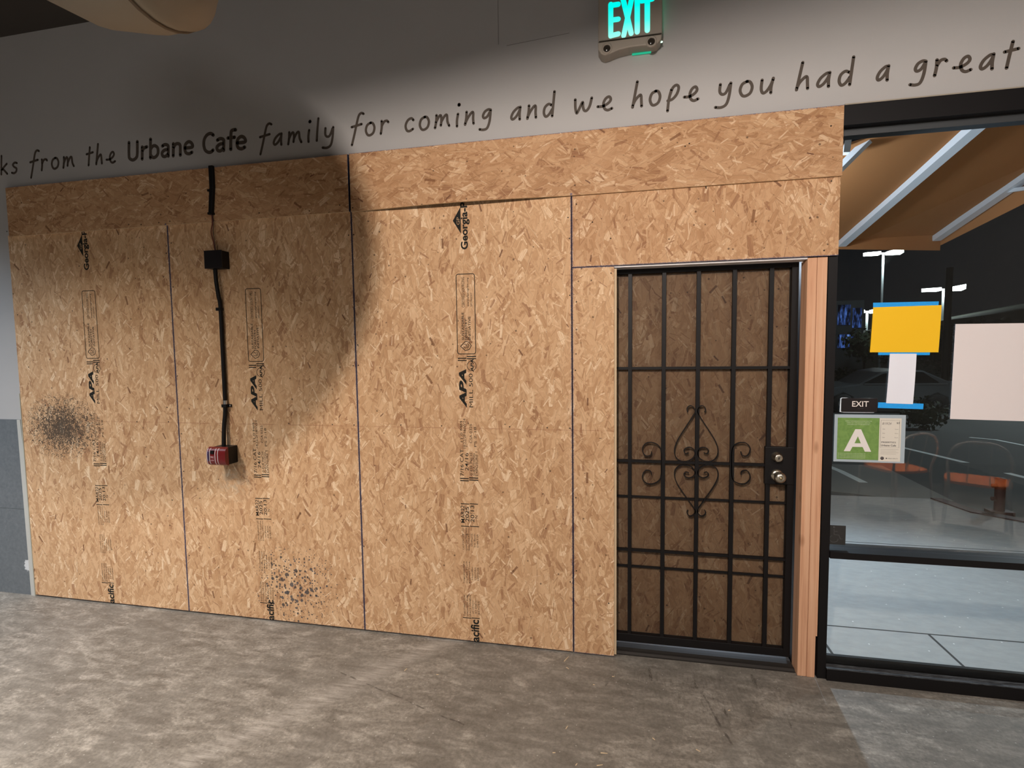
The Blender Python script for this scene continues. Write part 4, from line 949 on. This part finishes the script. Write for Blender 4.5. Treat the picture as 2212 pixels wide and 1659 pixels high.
    A0 = onX(1815, 530, 3.3); A1 = onX(2130, 255, 3.3); B0 = onX(2020, 517, 4.14); B1 = onX(2212, 385, 4.14)
    sa = (A1.z-A0.z)/(A1.y-A0.y); sb = (B1.z-B0.z)/(B1.y-B0.y)
    zA = lambda y: A0.z + sa*(y-A0.y); zB = lambda y: B0.z + sb*(y-B0.y)
    def zr(x, y): t = (x-3.3)/(4.14-3.3); return zA(y)*(1-t) + zB(y)*t
    def beam(p, q, w=.045, h=.045, name='rafter'):
        p = Vector(p); q = Vector(q); t = (q-p).normalized(); sd = t.cross(Vector((0, 0, 1))).normalized()*w/2; up = sd.cross(t).normalized()*h/2
        MB().hexa([p-sd-up, p+sd-up, p+sd+up, p-sd+up, q-sd-up, q+sd-up, q+sd+up, q-sd+up]).build(name, steel, aw)
    for x in (2.46, 3.3, 4.14):
        y0, y1 = fl(x)+.02, .38; beam((x, y0, zr(x, y0)), (x, y1, zr(x, y1)), .062)
    # braces
    def onroof(a, c_, dz=-.045):
        d = ray(a, c_); t = 1
        for _ in range(3000):
            p = CAM+d*t
            if p.y > .375 and p.z >= zr(p.x, p.y)+dz: return p
            t += .003
        return p
    q0, q1 = onroof(1806, 372), onroof(1912, 266); beam(q0, q1, .05, .03, 'brace')
    q0, q1 = onroof(1826, 332), onroof(1835, 262); beam(q0, q1, .045, .03, 'brace')
    # canvas: top, valance, end panel
    vs = []; fs = []; nx, ny = 12, 8; th = .034
    for i in range(nx+1):
        x = .6 + (4.185-.6)*i/nx
        for j in range(ny+1):
            y = .36 + (fl(x)+.03-.36)*j/ny; vs.append((x, y, zr(x, y)+th - .012*math.sin(PI*j/ny)))
    for i in range(nx):
        for j in range(ny): a = i*(ny+1)+j; fs.append((a, a+1, a+ny+2, a+ny+1))
    b = MB().add(vs, fs, 0, True)
    for i in range(nx):
        x0 = .6+(4.185-.6)*i/nx; x1 = .6+(4.185-.6)*(i+1)/nx
        for (xa, xb) in ((x0, x1),):
            ya, yb = fl(xa)+.03, fl(xb)+.03; b.add([(xa, ya, zr(xa, ya)+th), (xb, yb, zr(xb, yb)+th), (xb, yb, 2.455), (xa, ya, 2.455)], [(0, 1, 2, 3)])
    C0 = onX(2034, 529, 4.185); C1 = onX(2212, 440, 4.185); k = (C1.z-C0.z)/(C1.y-C0.y)
    ys = [fl(4.185)+.03, C0.y-.1, 1.4, .8, .36]
    for ya, yb in zip(ys, ys[1:]):
        b.add([(4.185, ya, zr(4.185, ya)+th), (4.185, yb, zr(4.185, yb)+th), (4.185, yb, C0.z+k*(yb-C0.y)), (4.185, ya, C0.z+k*(ya-C0.y))], [(0, 1, 2, 3)])
    b.build('canvas', fab, aw)
    r0 = onX(2180, 412, 4.15); r1 = Vector((4.16, r0.y-.35, C0.z + k*(r0.y-.35-C0.y)+.02)); beam(r0, r1, .03, .025, 'end_strut')
    sc_ = empty('wall_sconce', tuple(SCONCE)); tag(sc_, 'white wall sconce on the outer wall behind the boards', 'lamp')
    MB().box((SCONCE.x-.05, .36, SCONCE.z-.08), (SCONCE.x+.05, .40, SCONCE.z+.08)).build('back_plate', steel, sc_)
    MB().tube([(SCONCE.x, .38, SCONCE.z-.12), (SCONCE.x, SCONCE.y, SCONCE.z-.12)], .012, 8).build('sconce_arm', steel, sc_)
    # lamp under the awning
    lf = empty('awning_light', (AWN.x, AWN.y, AWN.z)); tag(lf, 'small white lamp fitting under the awning edge', 'lamp')
    MB().lathe((AWN.x, AWN.y, AWN.z+.075), [(0, .10), (.02, .12), (.05, .115), (.06, .0001)], axis='Z', n=20).build('lamp_housing', steel, lf)
    # outer wall above
    struct(MB().box((-9, .26, 2.76), (7, .34, 4.6)).box((-9, .26, 0), (1.36, .34, 2.76)).box((1.36, .26, 2.14), (2.43, .34, 2.76)).box((2.36, .16, 0), (2.43, .34, 2.14)).build('wall_outer', mat('stucco', (.4, .36, .3), .9)))
    # lamp poles
    def pole(px, top, D, label, hw=.62):
        d = ray(px, top); t = (D-CAM.y)/d.y; p = CAM+d*t; k = empty('lamp_post', (p.x, p.y, gz(p.y))); tag(k, label, 'lamp post', 'lamp posts in the car park')
        MB().tube([(p.x, p.y, gz(p.y)), (p.x, p.y, p.z)], .075*D/38, 10).build('pole', mat('pole_paint', (.50, .54, .54), .5), k)
        s_ = D/38
        for sgn in (-1, 1):
            x0 = p.x + sgn*.25*s_; x1 = p.x + sgn*1.15*s_; z = p.z+.05*s_
            MB().hexa([(x0, p.y-.25*s_, z-.08*s_), (x1, p.y-.25*s_, z-.08*s_+sgn*.06*s_), (x1, p.y-.25*s_, z+.18*s_+sgn*.1*s_), (x0, p.y-.25*s_, z+.12*s_), (x0, p.y+.25*s_, z-.1*s_), (x1, p.y+.25*s_, z-.1*s_), (x1, p.y+.25*s_, z+.12*s_), (x0, p.y+.25*s_, z+.12*s_)]).build('lamp_head', LEDM, k)
            MB().tube([(p.x, p.y, z), (x0, p.y, z)], .05*s_, 8).build('lamp_arm', LEDM, k)
        return p, k
    np_ = empty('lamp_post', (16, 13, gz(13))); tag(np_, 'added unseen lamp post beyond the right edge, lighting the near car park', 'lamp post', 'lamp posts in the car park')
    MB().tube([(16, 13, gz(13)), (16, 13, 7.2)], .08, 10).build('pole', mat('added_pole', (.5, .54, .54), .5), np_)
    MB().box((15.2, 12.8, 7.2), (16.1, 13.2, 7.3)).build('lamp_head', mat('head_shell', (.3, .3, .3), .5), np_)
    light('lot_fill', 'SPOT', (15.5, 12.9, 7.1), 2300, (.80, .93, 1.0), .15, (8.5, 8.5, -.2), spot_size=math.radians(110), spot_blend=.6)  # fill from the added post, brightens the near car park
    LEDM = emit('led_white', (.88, 1, .96), 14)
    for args in ((1908, 549, 38, 'tallest bright twin-headed lamp post above the yellow paper'), (2038, 627, 70, 'middle twin-headed lamp post beside the right edge of the yellow paper'), (1873, 675, 80, 'farthest small lamp just left of the yellow paper')):
        p, k = pole(*args)
        if args[2] < 90: light('post_light', 'POINT', (p.x, p.y-.5, p.z-.4), 500, (.82, .95, 1.0), .3)
    # dark post standing in the car park
    p = ong(2038, 882); k = MB().tube([(p.x, p.y, gz(p.y)), (p.x, p.y, 4.4)], .11, 10).build('dark_post', mat('post_black', (.012, .013, .013), .6)); tag(k, 'dark upright post rising to the awning corner behind the papers', 'post')
    p = ong(1872, 800)
    # car
    D = 13.0; base = ong(1880, 893); sc = base.y/13.
    q = onY(1800, 880, base.y); x0 = q.x - .6; zg = gz(base.y)
    car = empty('parked_car', (x0+2.2, base.y, zg)); tag(car, 'dark parked saloon car seen side-on behind the narrow white slip', 'car')
    prof_ = [(0, .32), (.02, .62), (.30, .82), (1.05, .93), (1.35, .97), (2.0, 1.36), (2.5, 1.45), (3.2, 1.42), (3.9, 1.08), (4.4, 1.0), (4.5, .6), (4.48, .32), (3.98, .30), (3.90, .52), (3.62, .66), (3.34, .52), (3.26, .28), (1.24, .28), (1.16, .52), (.88, .66), (.60, .52), (.52, .30)]
    paint = mat('car_paint', (.13, .14, .15), .22, .4); paint.node_tree.nodes['Principled BSDF'].inputs['Coat Weight'].default_value = 1
    w0, w1 = base.y, base.y+1.75
    MB().prism([(x0+a*1.0, zg+h) for a, h in prof_], w0, w1).build('car_body', paint, car, bevel=.05)
    MB().prism([(x0+a, zg+h) for a, h in ((1.48, 1.0), (2.04, 1.31), (2.52, 1.39), (2.58, 1.0))], w0-.012, w0+.02).build('side_window', mat('car_glass', (.005, .006, .007), .08), car)
    MB().prism([(x0+a, zg+h) for a, h in ((2.66, 1.0), (2.60, 1.39), (3.18, 1.36), (3.66, 1.02))], w0-.012, w0+.02).build('side_window', mat('car_glass', (.005, .006, .007), .08), car)
    for a in (.88, 3.62):
        for yy_ in (w0+.08, w1-.08):
            c_ = Vector((x0+a, yy_, zg+.32)); ty = MB().lathe(c_, [(-.11, .14), (-.11, .30), (-.08, .325), (.08, .325), (.11, .30), (.11, .14)], n=24).build('wheel', mat('tyre', (.012, .012, .012), .8), car)
            MB().lathe(c_, [(-.09, .0001), (-.095, .10), (-.085, .21), (-.05, .21)], n=20).build('hub', mat('rim', (.25, .25, .26), .4, 1), ty)
    MB().box((x0+1.5, w0-.02, zg+.965), (x0+3.9, w0+.01, zg+.985)).build('chrome_strip', M_ALU, car)
    # far embankment, hedges, building
    m = mat('embankment', rough=.95); g = N(m); g.col(g.mix(g.noise(g.pos(), .6, 5, .7), (.030, .036, .028), (.085, .09, .07)))
    P = []
    for a, c_, D in ((1700, 735, 60), (1960, 715, 58), (2060, 690, 55), (2230, 668, 52), (2600, 600, 50)):
        P.append(onY(a, c_, D))
    vs = []; fs = []
    for p in P: vs += [(p.x, p.y-8, -1.4), (p.x, p.y, p.z), (p.x, p.y+20, p.z-.5), (p.x, p.y+20, -3)]
    for i in range(len(P)-1):
        for k in range(3): fs.append((4*i+k, 4*i+k+1, 4*i+4+k+1, 4*i+4+k))
    struct(MB().add(vs, fs, 0, True).build('embankment', m))
    leaf = mat('night_foliage', rough=.9); g = N(leaf); g.col(g.mix(g.noise(g.pos(), 9, 4, .7), (.010, .018, .010), (.050, .070, .035)))
    def bush(c_, r, label, tall=1.0, trunk=False):
        if not trunk: c_ = Vector((c_.x, c_.y, gz(c_.y) + r*tall*.85))
        e = empty('bush' if not trunk else 'tree', (c_.x, c_.y, gz(c_.y))); tag(e, label, 'tree' if trunk else 'bush', 'dark planting beyond the car park')
        bm = bmesh.new(); rnd = random.Random(int(c_.x*31+c_.y*7))
        for k in range(420):
            d = Vector((rnd.gauss(0, 1), rnd.gauss(0, 1), rnd.gauss(0, 1))).normalized()*rnd.uniform(.55, 1.0)
            p = Vector((d.x*r, d.y*r, d.z*r*tall)); s_ = r*rnd.uniform(.07, .15)
            a = Vector((rnd.gauss(0, 1), rnd.gauss(0, 1), rnd.gauss(0, 1))).normalized()*s_; b2 = a.cross(Vector((rnd.gauss(0, 1), rnd.gauss(0, 1), rnd.gauss(0, 1)))).normalized()*s_*.6
            bm.faces.new([bm.verts.new(p+a), bm.verts.new(p+b2), bm.verts.new(p-a), bm.verts.new(p-b2)])
        bmesh.ops.create_icosphere(bm, subdivisions=2, radius=r*.62, matrix=Matrix.Scale(tall, 4, (0, 0, 1)))
        me = bpy.data.meshes.new('foliage'); bm.to_mesh(me); bm.free(); me.materials.append(leaf)
        f_ = bpy.data.objects.new('foliage', me); C.objects.link(f_); place(f_, c_, e)
        z0 = gz(c_.y)
        if trunk: MB().tube([(c_.x, c_.y, z0), (c_.x, c_.y, c_.z)], r*.06, 8).build('trunk', mat('bark', (.03, .025, .02), .9), e)
    for a, c_, D, r, tl, lb, tk in ((1822, 785, 26, 1.2, .7, 'bush left of the papers behind the parked car', False), (1868, 745, 41, 1.6, .9, 'low tree with street glow behind the parked car', True), (2048, 765, 24, 1.1, 1.3, 'dark leafy tree between yellow paper and poster', True), (1995, 850, 11.5, .5, .9, 'shrub just right of the white slip', False), (2130, 760, 30, 2.2, .9, 'wide dark tree hidden mostly behind the poster', True), (1950, 740, 36, 1.8, 1.0, 'dark tree behind the yellow paper', True)):
        bush(onY(a, c_, D), r, lb, tl, tk)
    # low building added to carry the blurred blue glow, far left
    q0 = onY(1700, 668, 44); q1 = onY(1868, 668, 44)
    bl = empty('far_building', ((q0.x+q1.x)/2, 46, gz(44))); tag(bl, 'added distant building carrying a blurred blue glow at the left of the glass', 'building')
    MB().box((q0.x-6, 44.1, gz(44)), (q1.x, 50, onY(1800, 650, 44).z)).build('building_wall', mat('dim_wall', (.05, .055, .06), .9), bl)
    bm_ = bpy.data.materials.new('blue_glow'); bm_.use_nodes = True; bm_.node_tree.nodes.clear(); g = N(bm_.node_tree)
    e_ = g.n('ShaderNodeEmission'); nz = g.noise(g.mapping(g.pos(), scale=(3.2, 1, .7)), 1.3, 5, .75)
    g.put(e_.inputs[0], g.ramp(nz, [(.40, (.01, .02, .06)), (.62, (.10, .24, .85)), (.75, (.5, .75, 1))])); g.put(e_.inputs[1], g.rng(nz, .40, .75, .0, .9)); g.put(g.n('ShaderNodeOutputMaterial').inputs[0], e_.outputs[0])
    for (a0, a1, c0, c1) in ((1810, 1838, 658, 702), (1842, 1862, 665, 708), (1810, 1850, 722, 752)):
        p = onY(a0, c1, 44); q = onY(a1, c0, 44); MB().box((p.x, 44.0, p.z), (q.x, 44.12, q.z)).build('glow_panel', bm_, bl)
outside()

# ------------------------------------------------------------------ cafe chairs in the room, out of frame but mirrored in the glass
def chair(x, y, rz, label):
    t = empty('cafe_chair', (x, y, 0)); tag(t, label, 'chair', 'metal chairs mirrored in the window')
    cm = mat('chair_metal', (.60, .50, .42), .4, .2); om = mat('orange_seat', (.95, .24, .06), .5)
    def T(p): c_, s_ = math.cos(rz), math.sin(rz); return (x + p[0]*c_ - p[1]*s_, y + p[0]*s_ + p[1]*c_, p[2])
    MB().tube([T(p) for p in [(-.21, -.20, .0), (-.20, -.19, .45)]], .012, 8).build('leg', cm, t); MB().tube([T(p) for p in [(.21, -.20, .0), (.20, -.19, .45)]], .012, 8).build('leg', cm, t)
    MB().tube([T(p) for p in smooth_path([(-.22, .22, 0), (-.19, .19, .45), (-.20, .24, .66), (-.14, .27, .80), (0, .28, .84), (.14, .27, .80), (.20, .24, .66), (.19, .19, .45), (.22, .22, 0)], 6)], .012, 8).build('back_frame', cm, t)
    for xx in (-.07, .07): MB().tube([T((xx, .19, .45)), T((xx, .27, .83))], .006, 6).build('back_rod', cm, t)
    b = MB(); n = 24; ring = [T((.22*abs(math.cos(a))**.6*math.copysign(1, math.cos(a)), .21*abs(math.sin(a))**.6*math.copysign(1, math.sin(a)), .45)) for a in [2*PI*k/n for k in range(n)]]
    b.add([(p[0], p[1], .452) for p in ring] + [(p[0], p[1], .475) for p in ring], [tuple(range(n-1, -1, -1)), tuple(range(n, 2*n))] + [(k, (k+1) % n, n+(k+1) % n, n+k) for k in range(n)]); b.build('seat', om, t)
chair(4.52, -2.30, .5, 'metal chair with orange seat mirrored in the window beside the poster')
chair(4.10, -2.75, -.3, 'second orange-seated chair mirrored faintly beyond the first')
